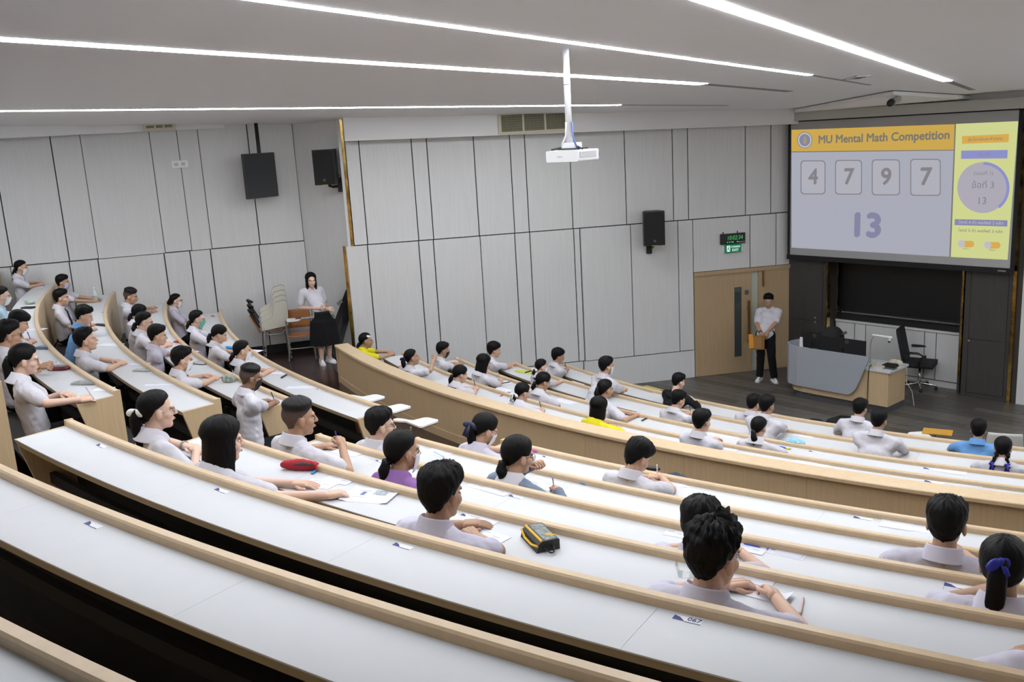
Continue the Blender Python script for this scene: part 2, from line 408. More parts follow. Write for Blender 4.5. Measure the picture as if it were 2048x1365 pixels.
def grille(name, W, off, x0, y0, x1, y1, label, nslat, cream):
    ua, za = W.px(x0, y0, off); ub, zb_ = W.px(x1, y1, off)
    t = empty(name, W.at((ua+ub)/2, off, (za+zb_)/2), 0, label, 'air vent')
    W.box(MB(), ua, ub, off-.02, off+.004, zb_, za).build('backing', m_groove, parent=t)
    f = MB(); 
    for a, b, c, d in ((ua-.05, ub+.05, za, za+.04), (ua-.05, ub+.05, zb_-.05, zb_), (ua-.05, ua, zb_, za), (ub, ub+.05, zb_, za)): W.box(f, a, b, off-.01, off+.03, c, d)
    f.build('frame', cream, parent=t)
    s = MB(); s2 = MB()
    for i in range(nslat):
        u = ua+(ub-ua)*(i+.5)/nslat; W.box(s, u-.006, u+.006, off+.004, off+.018, zb_, za)
    for i in range(7):
        z = zb_+(za-zb_)*(i+.5)/7; W.box(s2, ua, ub, off+.003, off+.012, z-.004, z+.004)
    s.v += []; s.build('fins', mat('vent_bronze', (.22, .20, .13), .4, .3), parent=t, kind='stuff')
    s2.build('cross_fins', mat('vent_bronze', (.2, .2, .2)), parent=t, kind='stuff')
    for k in (1/3, 2/3):
        m3 = MB(); u = ua+(ub-ua)*k; W.box(m3, u-.015, u+.015, off+.004, off+.022, zb_, za); m3.build('mullion', cream, parent=t)
m_cream = mat('cream_frame', (.55, .52, .40), .5)
grille('air_vent', WR, bo, 1001, 231, 1134, 257, 'long dark air vent set in the white beam over the side wall', 46, m_cream)
grille('air_vent', WL, .28, 292, 252, 345, 254.5, 'small dark air vent under the ceiling over the left wall', 20, m_cream)

# ------------------------------------------------------------------ ceiling light strips (the room's lamps)
def light_mat(): return mat('light_diffuser', (.9, .9, .9), .6, emit=(.93, .96, 1.0), estr=STRIP_E)
STR = [('ceiling_light', (0, 78), (1405, 168), (1580, 183), .155, 'second wide strip light from the left, ending above the projector pole', 2.2),
       ('ceiling_light', (0, 222), (1240, 210), (1455, 211), .115, 'strip light running lowest along the side wall above the air vent', 4.5),
       ('ceiling_light', (520, 0), (1620, 150), (1740, 170), .062, 'thin strip light that passes behind the top of the projector pole', 3.0),
       ('ceiling_light', (1410, 0), (1895, 162), (1945, 180), .11, 'strip light pointing at the screen, rightmost in view', 4.2)]
def strip(A, B, Sp, wd, label, ext):
    d = (B-A); d.z = 0; d.normalize(); pr = Vector((-d.y, d.x, 0))
    A = A-d*ext
    def quad(P, Q, w_, z0, z1):
        mb = MB(); vs = []
        for p in (P, Q):
            for s in (-1, 1):
                for dz in (z0, z1): q = p+pr*(s*w_/2); vs.append(Vector((q.x, q.y, ceil_z(q.x, q.y)+dz)))
        return mb.add(vs, [(0, 2, 3, 1), (4, 5, 7, 6), (0, 4, 6, 2), (1, 3, 7, 5), (0, 1, 5, 4), (2, 6, 7, 3)])
    t = empty('ceiling_light', (A+B)/2, 0, label, 'ceiling light', 'strip lights in the ceiling')
    quad(A, B, wd, -.006, .05).build('diffuser', light_mat(), parent=t)
    if Sp: quad(B, Sp, wd*.8, -.003, .04).build('unlit_slot', mat('slot_shadow', (.28, .27, .27), .8), parent=t)
for nm, a, b, sp_, wd, lab, ext in STR: strip(on_ceil(*a), on_ceil(*b), on_ceil(*sp_), wd, lab, ext)
# the fan of strips goes on to the right and left, out of the picture
for az, x, y, L, lab in ((27, 8.3, 11.4, 9, 'strip light next to the one pointing at the screen, out of view'), (19, 10.2, 10.2, 9, 'strip light nearest the right wall, out of view'), (14, -7.6, 11.8, 9, 'strip light beside the left wall, out of view')):
    d = Vector((math.sin(R(az)), math.cos(R(az)), 0)); B = Vector((x, y, 0)); 
    strip(B-d*L, B, B+d*1.5, .125, lab, 0)

# ------------------------------------------------------------------ stage wall
fw = struct('wall_front', WF.box(MB(), -3.2, 2.2, -.5, -.3, 0, 5.4), m_charcoal)
OP = .31
uPL0, uPL1 = WF.px(1567, 600, OP)[0], WF.px(1652, 600, OP)[0]
uPR0, uPR1 = WF.px(1924, 700, OP)[0], WF.px(2012, 780, OP)[0]
def fpanel(u0, u1, n0, n1, z0, z1, m=m_charcoal, par=fw, name='panel', g=.004): return panel(WF, par, u0, u1, n0, n1, z0, z1, m, name, g)
jl = WF.px(1600, 639, OP)[1]; jr = WF.px(1960, 680, OP)[1]
for u0, u1, j, nm in ((uPL0, uPL1, jl, 'left'), (uPR0, uPR1, jr, 'right')):
    WF.box(MB(), u0, u1, -.3, OP-.02, 0, 4.75).build('pilaster', m_charcoal, parent=fw)
    e = .07 if nm == 'left' else .09
    fpanel(u0 if nm == 'left' else u0+e, u1-e if nm == 'left' else u1-.05, OP-.02, OP, .08, j)
    fpanel(u0 if nm == 'left' else u0+e, u1-e if nm == 'left' else u1-.05, OP-.02, OP, j, 4.7)
    fpanel(u1-e if nm == 'left' else u0, u1 if nm == 'left' else u0+e, OP-.02, OP-.004, 0, 4.7)
    fpanel(u0, u1, OP-.02, OP-.01, 0, .08)
for x, y in ((1630.5, 636), (1630.5, 644.5), (1938, 682)):
    u, z = WF.px(x, y, OP); kb = MB(); kb.lathe([(.001, .02), (.018, .018), (.02, 0)], seg=10, mtx=WF.m @ Matrix.Translation((u, OP, z)) @ Matrix.Rotation(R(-90), 4, 'X'))
    kb.build('lock_knob', m_steel, parent=fw, smooth=True)
# gold mirror strips
def gold(u0, u1, n0, n1, z0, z1, k):
    b = MB(); zz = z0; r2 = random.Random(k)
    while zz < z1:
        h = r2.uniform(.05, .16); t = r2.uniform(0, .012); WF.box(b, u0, u1, n0, n1+t, zz+.003, min(zz+h, z1)); zz += h
    o = b.build('gold_strip', m_gold, parent=fw); o['kind'] = 'stuff'
gold(uPL0-.05, uPL0-.015, .2, .30, .55, 4.7, 1)
gold(uPL1+.0, uPL1+.022, .2, .30, 0, 2.2, 2)
gold(uPL1+.0, uPL1+.02, -.12, -.08, .7, 2.2, 3)
gold(uPR0-.05, uPR0-.02, .2, .3, .3, 2.25, 4)
gold(uPR0-.12, uPR0-.10, -.08, -.02, .9, 2.25, 5)
gold(uPR1+.01, uPR1+.06, .25, .30, 0, 4.6, 6)
fpanel(uPR0-.10, uPR0-.05, -.1, .22, 0, 4.7)
fpanel(uPR1+.0, uPR1+.14, -.3, .24, 0, 4.7)
WF.box(MB(), uPR1+.14, 2.6, -.1, .27, 0, 5.0).build('white_wall_end', m_wall, parent=fw)
# recess: blackboard over a low white cabinet
uB0, uB1 = uPL1+.02, uPR0-.1
zbb = WF.px(1790, 630, -.12)[1]; zct = WF.px(1790, 652, 0)[1]
bb = empty('blackboard', WF.at((uB0+uB1)/2, -.14, zbb), 0, 'wide black board in the recess under the projection screen', 'blackboard')
WF.box(MB(), uB0+.05, uB1-.02, -.17, -.12, zbb, 2.95).build('board_surface', mat('blackboard_black', (.011, .011, .012), .35), parent=bb)
WF.box(MB(), uB0+.03, uB1-.0, -.18, -.115, zbb-.03, zbb).build('bottom_frame', m_black, parent=bb)
for i, (a, b) in enumerate(((0, .2), (.2, .3), (.3, .78), (.78, .9), (.9, 1))):
    U = uB1-uB0; fpanel(uB0+U*a, uB0+U*b, -.3, -.2, zct-.1, zbb, m_wall)
cb = empty('low_cabinet', WF.at((uB0+uB1)/2, -.05, 0), 0, 'long low white cabinet with tall doors below the black board', 'cabinet')
WF.box(MB(), uB0, uB1, -.28, -.02, .0, zct-.03).build('body', m_groove, parent=cb)
WF.box(MB(), uB0, uB1, -.29, .012, zct-.035, zct).build('top', m_wall, parent=cb)
WF.box(MB(), uB0, uB1, -.02, .004, 0, .10).build('plinth', m_wall, parent=cb)
cx_ = [uB0]+[WF.px(x, y, 0)[0] for x, y in ((1709.3, 655), (1731.3, 660), (1848, 700), (1871.5, 700))]+[uB1]
for a, b in zip(cx_[:-1], cx_[1:]): panel(WF, cb, a, b, -.02, 0, .11, zct-.04, m_wall, 'door', .008)
lg = MB(); WF.box(lg, uB0+.03, uB1-.02, -.2, -.03, zct+.001, zct+.095); o = lg.build('cabinet_top_box', m_black, origin=WF.at((uB0+uB1)/2, -.1, zct)); tag(o, 'long black box lying on top of the low white cabinet', 'ledge')  # plain black box along the cabinet top

# ------------------------------------------------------------------ projection screen
OS = .45
A_, B_, C_, D_ = [WF.px(x, y, OS) for x, y in ((1581.5, 243), (2040, 222), (1580.5, 508.6), (2018.5, 537.8))]
su0, su1 = (A_[0]+C_[0])/2, (B_[0]+D_[0])/2; sz1, sz0 = (A_[1]+B_[1])/2, (C_[1]+D_[1])/2
scr = empty('projection_screen', WF.at((su0+su1)/2, OS, sz0), 0, 'big projection screen showing a mental math competition slide', 'screen')
WF.box(MB(), su0, su1, OS-.006, OS, sz0, sz1).build('fabric', mat('screen_fabric', (.42, .42, .42), .8), parent=scr)
for a, b, c, d in ((su0-.055, su0, sz0-.08, sz1), (su1, su1+.06, sz0-.08, sz1)): WF.box(MB(), a, b, OS-.008, OS+.002, c, d).build('black_border', m_blackm, parent=scr)
WF.box(MB(), su0, su1, OS-.008, OS+.002, sz1-.0, sz1+.03).build('black_border', m_blackm, parent=scr)
WF.box(MB(), su0-.055, su1+.06, OS-.02, OS+.02, sz0-.085, sz0-.0).build('bottom_bar', m_blackm, parent=scr)
WF.box(MB(), su1-.17, su1-.05, OS+.02, OS+.023, sz0-.055, sz0-.035).build('maker_plate', m_steel, parent=scr)
hz = [WF.px(1562, 234, OS+.05)[1], WF.px(2044, 212, OS+.05)[1]]; hzm = (hz[0]+hz[1])/2
WF.box(MB(), su0-.14, su1+.2, OS-.10, OS+.07, sz1+.02, sz1+.18).build('housing', mat('screen_housing', (.50, .50, .47), .5), parent=scr)
WF.box(MB(), su0-.06, su0-.0, OS+.07, OS+.073, sz1+.09, sz1+.105).build('housing_badge', m_grey, parent=scr)
SC = {}
def em(n, c): return mat('slide_'+n, (0, 0, 0), 1, emit=c, estr=1, spec=0)
e_white = em('white', (.395, .405, .475)); e_yel = em('yellow', (.60, .385, .085)); e_green = em('lime', (.62, .66, .28)); e_pur = em('violet', (.27, .28, .58))
e_or = em('orange', (.68, .40, .085)); e_txt = em('grey_letters', (.20, .185, .155)); e_dg = em('digit_grey', (.235, .22, .24)); e_13 = em('violet_grey', (.23, .235, .36)); e_lt = em('pale', (.52, .50, .55))
def spt(x, y, k): u, z = WF.px(x, y, OS+k); return WF.at(u, OS+k, z)
def spoly(name, pts, m, lay, par=scr):
    k = .0012*lay; return MB().prism([spt(x, y, k) for x, y in pts], WF.n*-.001).build(name, m, parent=par)
def stxt(name, body, x, y, hpx, m, lay, fat=0, sx=1, par=scr, al='CENTER'):
    k = .0012*lay; p = spt(x, y, k); hm = (spt(x, y-hpx/2, k)-spt(x, y+hpx/2, k)).length
    return text(body, hm/.72, m, frame(p, WF.u, Vector((0, 0, 1))), par, name, al, 0, sx, 0, fat)
spoly('slide_background', [(1583, 305), (1909, 300), (1900, 514), (1583, 495.5)], e_white, 1)
spoly('slide_header', [(1583, 260), (1909, 248.5), (1908, 299.5), (1583, 303)], e_yel, 2)
spoly('header_rule', [(1583, 303), (1908, 299.5), (1908, 301.3), (1583, 305)], e_txt, 3)
spoly('slide_sidebar', [(1912, 248), (2036.5, 242.5), (2015, 520), (1901.5, 514.3)], e_green, 2)
spoly('sidebar_rule', [(1909.5, 248.3), (1912, 248), (1901.5, 514.3), (1898.5, 514)], e_txt, 3)
def ring(name, x, y, rx, ry, wd, m, lay, a0=0, a1=360, n=40, par=scr):
    k = .0012*lay; o, i = [], []
    for j in range(n+1):
        a = R(a0+(a1-a0)*j/n); o.append(spt(x+rx*math.sin(a), y-ry*math.cos(a), k)); i.append(spt(x+(rx-wd)*math.sin(a), y-(ry-wd)*math.cos(a), k))
    mb = MB()
    if wd >= rx: mb.add(o[:-1], [tuple(range(n))])
    else: mb.add(o+i, [(j, j+1, n+2+j, n+1+j) for j in range(n)])
    return mb.build(name, m, parent=par)
ring('emblem_ring', 1609.5, 280.5, 15.2, 16.5, 99, e_lt, 3); ring('emblem_disc', 1609.5, 280.5, 11, 12.2, 99, e_13, 4)
ring('emblem_outline', 1609.5, 280.5, 15.2, 16.5, 1.2, e_txt, 4)
spoly('emblem_flame', [(1609.8, 269.5), (1612.5, 276), (1613.5, 283), (1612, 289), (1607, 289), (1605.5, 283), (1607.5, 276)], em('gold', (.36, .30, .16)), 5)
stxt('title_letters', 'MU Mental Math Competition', 1761, 275.5, 17.0, e_txt, 4, .0055, .97)
for x0, y0, x1, y1, dgt in ((1601, 321, 1651, 389, '4'), (1670, 320, 1724, 389.5, '7'), (1743.5, 319, 1800, 391, '9'), (1820.5, 318, 1881.5, 392, '7')):
    def rr(i, r=7):
        pts = []
        for cx, cy, a0 in ((x1-i-r, y0+i+r, -90), (x1-i-r, y1-i-r, 0), (x0+i+r, y1-i-r, 90), (x0+i+r, y0+i+r, 180)):
            for q in range(5): a = R(a0+22.5*q); pts.append((cx+r*math.cos(a), cy+r*math.sin(a)))
        return pts
    spoly('digit_card', rr(0), e_dg, 2); spoly('digit_card_face', rr(2, 6), em('card', (.43, .43, .485)), 3)
    stxt('digit', dgt, (x0+x1)/2+.5, (y0+y1)/2, 31+(x0-1600)*.02, e_dg, 4, .010, 1.0)
stxt('answer_digits', '13', 1731, 453, 47, e_13, 3, .024, 1.08)
spoly('button', [(1924, 272.5), (2018, 268), (2017, 284.5), (1924, 288)], e_or, 3)
stxt('button_letters', 'สุ่มโจทย์และคำตอบ', 1970, 278.5, 6.6, e_txt, 4)
spoly('button', [(1922.5, 301.5), (2015.5, 300), (2014.5, 317), (1922, 318)], e_pur, 3)
stxt('button_letters', 'จับเวลา', 1969, 309, 6.6, e_13, 4)
ring('timer_disc', 1965.5, 375.5, 51, 51, 99, em('timer', (.42, .40, .46)), 3)
ring('timer_arc', 1967, 376, 52, 52, 6, e_pur, 4, 0, 142)
stxt('timer_letters', '(รอบที่ 1)', 1967, 347, 7.5, e_dg, 5); stxt('timer_letters', 'ข้อที่ 3', 1966, 371, 13, e_dg, 5); stxt('timer_digits', '13', 1963.5, 402.5, 14.5, e_dg, 5)
spoly('banner', [(1909.5, 438.5), (2015, 441), (2014.5, 453.5), (1909, 450.5)], em('banner', (.25, .25, .42)), 3)
stxt('banner_letters', 'โจทย์ 4 ตัว ผลลัพธ์ 2 หลัก', 1961.5, 446, 6, e_lt, 4); stxt('banner_letters', 'โจทย์ 5 ตัว ผลลัพธ์ 3 หลัก', 1960.5, 462.5, 6, e_txt, 4)
for x, y, cap_ in ((1932, 488.5, 'รอบที่ 1'), (1984.5, 491, 'ทีมตอบ')):
    ring('toggle', x+10, y, 6.5, 6.5, 99, e_or, 3); spoly('toggle', [(x-7, y-6.5), (x+10, y-6.5), (x+10, y+6.5), (x-7, y+6.5)], e_or, 3); ring('toggle_knob', x-9, y-.5, 7.2, 7.4, 99, e_lt, 4)
    stxt('caption', cap_, x, y+9.5, 3, e_txt, 3)

# ------------------------------------------------------------------ lecturer's desk
def wbox(par, name, u0, u1, n0, n1, z0, z1, m, W=WF): return W.box(MB(), u0, u1, n0, n1, z0, z1).build(name, m, parent=par)
ld = empty('lecturer_desk', WF.at(-.95, 1.65, 0), 0, 'lecturer desk with a curved grey front panel and wooden body', 'desk')
zct2 = WF.px(1782, 743.7, 1.94)[1]
path = [(-1.66, 1.34), (-1.82, 1.40), (-1.93, 1.52), (-1.965, 1.66), (-1.94, 1.80), (-1.84, 1.92), (-1.66, 1.975), (-1.4, 1.985)]
body = [(u+.05*(1 if u < -1.5 else 0), n-.03) for u, n in path]+[(-.09, 1.94), (-.09, 1.375)]
def plan_prism(pts, z0, z1): return MB().prism([WF.at(u, n, z0) for u, n in pts], Vector((0, 0, z1-z0)))
plan_prism(body, .11, zct2-.035).build('wooden_body', m_wood, parent=ld)
plan_prism([(u*.985-.01, n-.05 if n > 1.6 else n+.03) for u, n in body], 0, .11).build('kick_base', mat('grey_kick', (.08, .08, .085), .5), parent=ld)
plan_prism([(-1.6, 1.34), (-1.88, 1.5), (-1.88, 1.75), (-1.7, 1.95), (-.05, 1.965), (-.05, 1.35)], zct2-.035, zct2).build('counter_top', mat('pale_grey_laminate', (.60, .62, .65), .35), parent=ld)
zpt = WF.px(1700, 709, 2.0)[1]
full = path+[(-1.1, 1.985), (-.8, 1.985)]
ur = WF.px(1737.5, 722, 2.0)[0]
ol = [(WF.px(x, y, 2.0)) for x, y in ((1696, 789.6), (1703, 787), (1709, 782), (1713, 776), (1719, 763), (1728, 742), (1737.5, 722))]
zb0 = ol[0][1]
P_ = [(u, n, zb0) for u, n in path if u < -.9]+[(u, 1.985, z) for u, z in ol]
pm = MB(); vs = []
for i, (u, n, z) in enumerate(P_):
    a = P_[max(i-1, 0)]; b = P_[min(i+1, len(P_)-1)]; d = Vector((b[0]-a[0], b[1]-a[1], 0)).normalized(); nn = Vector((-d.y, d.x, 0))
    for off in (.0, .03):
        for zz in (min(z, zpt-.01), zpt): vs.append(WF.at(u+nn.x*off, n+nn.y*off, zz))
fs = []
for i in range(len(P_)-1):
    a = i*4; b = a+4; fs += [(a, b, b+1, a+1), (a+2, a+3, b+3, b+2), (a+1, b+1, b+3, a+3), (a, a+2, b+2, b)]
fs += [(0, 1, 3, 2), (len(vs)-4, len(vs)-2, len(vs)-1, len(vs)-3)]
pm.add(vs, fs).build('curved_front_panel', mat('grey_blue_laminate', (.36, .385, .43), .45), parent=ld)
# things on the desk
def monitor(x0, x1, y0, n, label, lx, ly):
    (ua, za), (ub, _) = WF.px(x0, y0, n), WF.px(x1, y0+8, n)
    t = empty('monitor', WF.at((ua+ub)/2, n, zct2), 0, label, 'monitor')
    wbox(t, 'casing', ua, ub, n-.03, n, zct2+.08, za, m_black)
    wbox(t, 'display', ua+.015, ub-.015, n-.034, n-.03, zct2+.1, za-.015, m_grey)
    wbox(t, 'stand', (ua+ub)/2-.03, (ua+ub)/2+.03, n-.02, n+.02, zct2, za-.15, m_black)
    wbox(t, 'foot', (ua+ub)/2-.1, (ua+ub)/2+.1, n-.1, n+.06, zct2, zct2+.012, m_black)
    u, z = WF.px(lx, ly, n+.004); mb = MB()
    mm = WF.m @ Matrix.Translation((u, n+.002, z)) @ Matrix.Rotation(R(-90), 4, 'X')
    vs = []
    for j in range(20):
        for r in (.030, .025): vs.append(mm @ Vector((r*math.cos(2*PI*j/20), r*math.sin(2*PI*j/20), 0)))
    mb.add(vs, [(2*j, (2*j+2) % 40, (2*j+3) % 40, 2*j+1) for j in range(20)]).build('badge_ring', m_steel, parent=t)
    text('DELL', .016, m_steel, frame(WF.at(u, n+.003, z), WF.u, Vector((0, 0, 1))), t, 'badge_letters')
monitor(1636, 1731, 671, 1.62, 'right black monitor seen from behind on the lecturer desk', 1693.5, 684)
monitor(1603, 1640, 662, 1.52, 'left black monitor seen from behind on the lecturer desk', 1629.5, 672)
b = MB(); p = WF.at(*[WF.px(1603, 690, 1.7)[0], 1.7, 0]); b.prism([WF.at(WF.px(1603, 690, 1.75)[0]+dx, 1.75, z) for dx, z in ((-.035, zct2), (.035, zct2), (.02, zpt+.11), (-.02, zpt+.11))], WF.n*.02)
tag(b.build('paper_tent', m_paper, origin=WF.at(WF.px(1603, 690, 1.75)[0], 1.75, zct2)), 'white folded paper standing beside the left monitor', 'paper')
bg = MB(); ub_, zb_ = WF.px(1665, 668, 1.42); bg.ell(WF.at(ub_, 1.42, zct2+.24), (.21, .09, .25), nu=16, nv=10)
o = bg.build('bag', m_blackm, smooth=True, origin=WF.at(ub_, 1.42, zct2)); tag(o, 'black bag standing behind the right monitor', 'bag')
mi = empty('microphone', WF.at(WF.px(1683, 672, 1.40)[0]-.05, 1.40, zct2), 0, 'gooseneck microphone poking up behind the monitors', 'microphone')
u0_, z0_ = WF.px(1684, 669, 1.40); u1_, z1_ = WF.px(1691, 665.5, 1.40)
MB().tube([WF.at(u0_-.05, 1.4, zct2), WF.at(u0_-.05, 1.4, z0_-.05), WF.at(u0_, 1.4, z0_)], .008).build('gooseneck', m_black, parent=mi)
MB().cap(WF.at(u0_, 1.4, z0_), WF.at(u1_, 1.4, z1_), .014, .026).build('head', m_grey, parent=mi, smooth=True)
MB().box(-.05, .05, -.05, .05, 0, .02, Matrix.Translation(WF.at(u0_-.05, 1.4, zct2))).build('base', m_black, parent=mi)
dc = empty('document_camera', WF.at(WF.px(1740, 722, 1.8)[0], 1.8, zct2), 0, 'white document camera with a bent arm on the desk end', 'document camera')
def dpt(x, y, n=1.8): u, z = WF.px(x, y, n); return WF.at(u, n, z)
b0 = dpt(1741, 722); b0.z = zct2
MB().tube([b0, dpt(1740.5, 705), dpt(1741, 690), dpt(1743.5, 679), dpt(1748, 673)], .011).build('arm', mat('silver', (.5, .5, .5), .35, .7), parent=dc, smooth=True)
MB().cap(dpt(1746, 670.5), dpt(1783, 675.5), .017, .018).build('head_bar', m_white, parent=dc, smooth=True)
MB().cap(dpt(1780, 677), dpt(1779, 682), .022, .016).build('lens_housing', m_white, parent=dc, smooth=True)
MB().cap(dpt(1778.5, 683), dpt(1778.3, 684), .018, .018).build('lens', m_black, parent=dc)
bb_ = MB(); WF.box(bb_, WF.px(1740, 722, 1.8)[0]-.06, WF.px(1740, 722, 1.8)[0]+.06, 1.7, 1.86, zct2, zct2+.05); bb_.build('base', m_beige, parent=dc)
def prop_box(name, x0, x1, y, n0, n1, h, m, label, cat):
    ua, ub = WF.px(x0, y, n0)[0], WF.px(x1, y, n0)[0]
    mb = MB(); WF.m  # rounded slab
    mb.rbox(ua, ub, n0, n1, zct2, zct2+h, min(h*.4, .02), WF.m); return tag(mb.build(name, m, origin=WF.at((ua+ub)/2, (n0+n1)/2, zct2)), label, cat)
prop_box('control_box', 1744, 1764, 730, 1.90, 1.80, .04, m_beige, 'beige plug box near the front edge of the desk end', 'box')
prop_box('card_reader_case', 1763, 1788, 727, 1.78, 1.62, .05, m_black, 'black flat case lying on the desk end', 'case')
prop_box('notebook', 1766, 1788, 730, 1.84, 1.72, .012, m_grey, 'thin dark notebook under the black case on the desk end', 'notebook')
cl = MB()
for i in range(7):
    a = i/6; cl.ell(WF.at(WF.px(1782, 715, 1.5)[0]+.02+.14*a, 1.50-.03*math.sin(i*2), zct2+.035+.012*math.sin(i*3)), (.05, .055, .045), nu=10, nv=6)
tag(cl.build('cloth', mat('cream_cloth', (.52, .49, .38), .9), smooth=True, origin=WF.at(WF.px(1792, 715, 1.5)[0], 1.5, zct2)), 'crumpled cream cloth on the far corner of the desk end', 'cloth')
tag(MB().tube([dpt(1743, 731, 1.95)+Vector((0, 0, .01)), dpt(1739, 734, 1.96), dpt(1736.5, 750, 1.96), dpt(1735.5, 775, 1.96), dpt(1734.5, 800, 1.96), WF.at(WF.px(1734, 806, 1.96)[0], 1.99, .008), WF.at(WF.px(1760, 820, 1.9)[0], 2.06, .008)], .007).build('cable', m_black), 'black cable hanging down the wooden front of the lecturer desk', 'cable')
def spx(x, y): return on_plane(x, y, WF.at(-.04, 0, 0), WF.u)
tag(MB().tube([WF.at(-.2, 1.5, zct2+.012), WF.at(-.06, 1.47, zct2+.01), WF.at(-.03, 1.46, zct2-.04), WF.at(-.025, 1.45, zct2-.3), WF.at(-.0, 1.42, .35), WF.at(.02, 1.35, .25), WF.at(.05, 1.33, .012)], .006).build('cable', m_beige), 'cream cable looping down the right side of the lecturer desk', 'cable')

# office chair
def office_chair(p, rz):
    t = empty('office_chair', p, rz, 'black office swivel chair with armrest behind the lecturer desk', 'chair')
    for i in range(5):
        a = 2*PI*i/5+.3; d = Vector((math.cos(a), math.sin(a), 0))
        MB().cap(Vector((0, 0, .10)), d*.27+Vector((0, 0, .075)), .022, .016).build('base_arm', m_chrome, parent=t, world=False, smooth=True)
        MB().cap(d*.27+Vector((-.01, 0, .03)), d*.27+Vector((.01, 0, .03)), .03, .03).build('caster', m_black, parent=t, world=False, smooth=True)
    MB().lathe([(.03, .1), (.03, .25), (.02, .26), (.02, .40)]).build('gas_lift', m_chrome, parent=t, world=False, smooth=True)
    sm = MB(); sm.rbox(-.24, .24, -.24, .24, .40, .49, .04); sm.build('seat', m_blackm, parent=t, world=False)
    bk = MB(); bk.rbox(-.22, .22, -.03, .02, .0, .56, .07, Matrix.Translation((0, -.22, .50)) @ Matrix.Rotation(R(12), 4, 'X')); bk.build('backrest', m_blackm, parent=t, world=False)
    MB().tube([(0, -.1, .42), (0, -.25, .42), (0, -.27, .6)], .022).build('back_bracket', m_black, parent=t, world=False)
    for s in (-1, 1):
        MB().tube([(s*.25, .02, .43), (s*.29, .04, .52), (s*.29, .10, .64), (s*.29, .02, .68), (s*.29, -.2, .68)], .02).build('armrest', m_black, parent=t, world=False, smooth=True)
pch = on_z(1838, 777, 0); office_chair(pch, math.atan2(WF.u.y, WF.u.x)-PI/2+.25)

# ------------------------------------------------------------------ curved desks
NEXT = {'A': 'B', 'B': 'C', 'C': 'D', 'D': 'E', 'E': 'F', 'F': 'G', 'R1': 'R2', 'R2': 'R3', 'R3': 'R4'}
def low_floor(k): return floor_of(NEXT[k]) if k in NEXT else (1.05 if k == 'G' else 0.0)
DESK = {}
def desk(key, row, a0, a1, label, seam0=None, ends=(1, 1), seam=3.68):
    r, z = ROW[row]; zf = low_floor(row); zo = floor_of(row)
    am = (a0+a1)/2
    t = empty('curved_desk', pol(r+.2, am, zo), 0, label, 'desk', 'curved lecture desks')
    DESK[key] = t
    MB().arc([(r, z-.06), (r+.05, z-.06), (r+.05, z-.008), (r+.042, z), (r+.008, z), (r, z-.008)], a0, a1, .45).build('rail', m_rail, parent=t, smooth='auto')
    MB().arc([(r+.05, z-.078), (r+.358, z-.078), (r+.358, z-.047), (r+.05, z-.047)], a0, a1, .45).build('edge_band', m_edge, parent=t, smooth='auto')
    e = [a0]
    s = a0+(1.2 if seam0 is None else (seam0-a0) % seam)
    while s < a1-.3:
        if s > a0+.3: e.append(s)
        s += seam
    e.append(a1)
    g = .0006/r*180/PI
    for b, c in zip(e[:-1], e[1:]):
        MB().arc([(r+.05, z-.047), (r+.36, z-.047), (r+.36, z-.041), (r+.358, z-.040), (r+.05, z-.040)], b+g*(b > a0), c-g*(c < a1), .45).build('tabletop_panel', m_table, parent=t, smooth='auto')
    MB().arc([(r+.002, zf), (r+.02, zf), (r+.02, z-.055), (r+.002, z-.055)], a0, a1, .45).build('front_panel', m_wood, parent=t, smooth='auto')
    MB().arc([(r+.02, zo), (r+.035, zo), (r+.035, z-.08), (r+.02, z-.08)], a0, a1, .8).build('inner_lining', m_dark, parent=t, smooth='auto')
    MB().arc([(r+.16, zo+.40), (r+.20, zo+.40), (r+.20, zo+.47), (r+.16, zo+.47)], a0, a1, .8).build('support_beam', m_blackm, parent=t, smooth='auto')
    for en, a, sg in ((ends[0], a0, -1), (ends[1], a1, 1)):
        if not en: continue
        pr = [(r, zf), (r+.13, zf), (r+.13, zo), (r+.17, zo), (r+.36, z-.045), (r+.052, z-.038), (r+.05, z+.001), (r, z+.001)]
        d = .028/r*180/PI*sg
        p0 = [pol(rr, a, zz) for rr, zz in pr]; p1 = [pol(rr, a+d, zz) for rr, zz in pr]
        n = len(pr); MB().add(p0+p1, [tuple(range(n)), tuple(range(2*n-1, n-1, -1))]+[(i, i+n, (i+1) % n+n, (i+1) % n) for i in range(n)]).build('end_panel', m_wood, parent=t)
    return t
LA = -164.6
desk('A', 'A', -135.8, -112, 'empty curved desk in the nearest bottom left corner, first of the middle block', -125.9)
desk('B', 'B', -135.6, -112, 'empty long curved desk sweeping along the bottom, second from the camera', -126.24)
desk('C', 'C', -135.25, -112, 'empty curved desk behind the boy with spiky hair, with seat sticker 067', -126.95)
desk('D', 'D', -134.8, -112, 'curved desk with the yellow and black pencil case on it', -123.8)
desk('E', 'E', -134.5, -112, 'curved desk holding the blue pen and the printed identity slip', -121.13)
desk('F', 'F', -133.95, -112, 'curved desk under the grey hoodie girl, third behind the barrier wall', -125.2)
desk('G', 'G', -133.4, -112, 'curved desk nearest the tall barrier wall, with a pink eraser on it', -124.1)
desk('BL', 'B', LA, -139.9, 'curved desk of the left block, out of view behind the others')
desk('CL', 'C', LA, -139.75, 'curved desk of the left block whose end panel stands at the left edge')
desk('DL', 'D', LA, -139.85, 'curved desk with the dark red pencil case, left block')
desk('EL', 'E', LA+.4, -139.6, 'curved desk of the left block with the clear water bottle at its far end')
desk('FL', 'F', LA+.8, -140.3, 'curved desk of the left block with the red wallet on it')
desk('GL', 'G', LA+1.3, -139.1, 'curved desk of the left block closest to the stacked chairs')
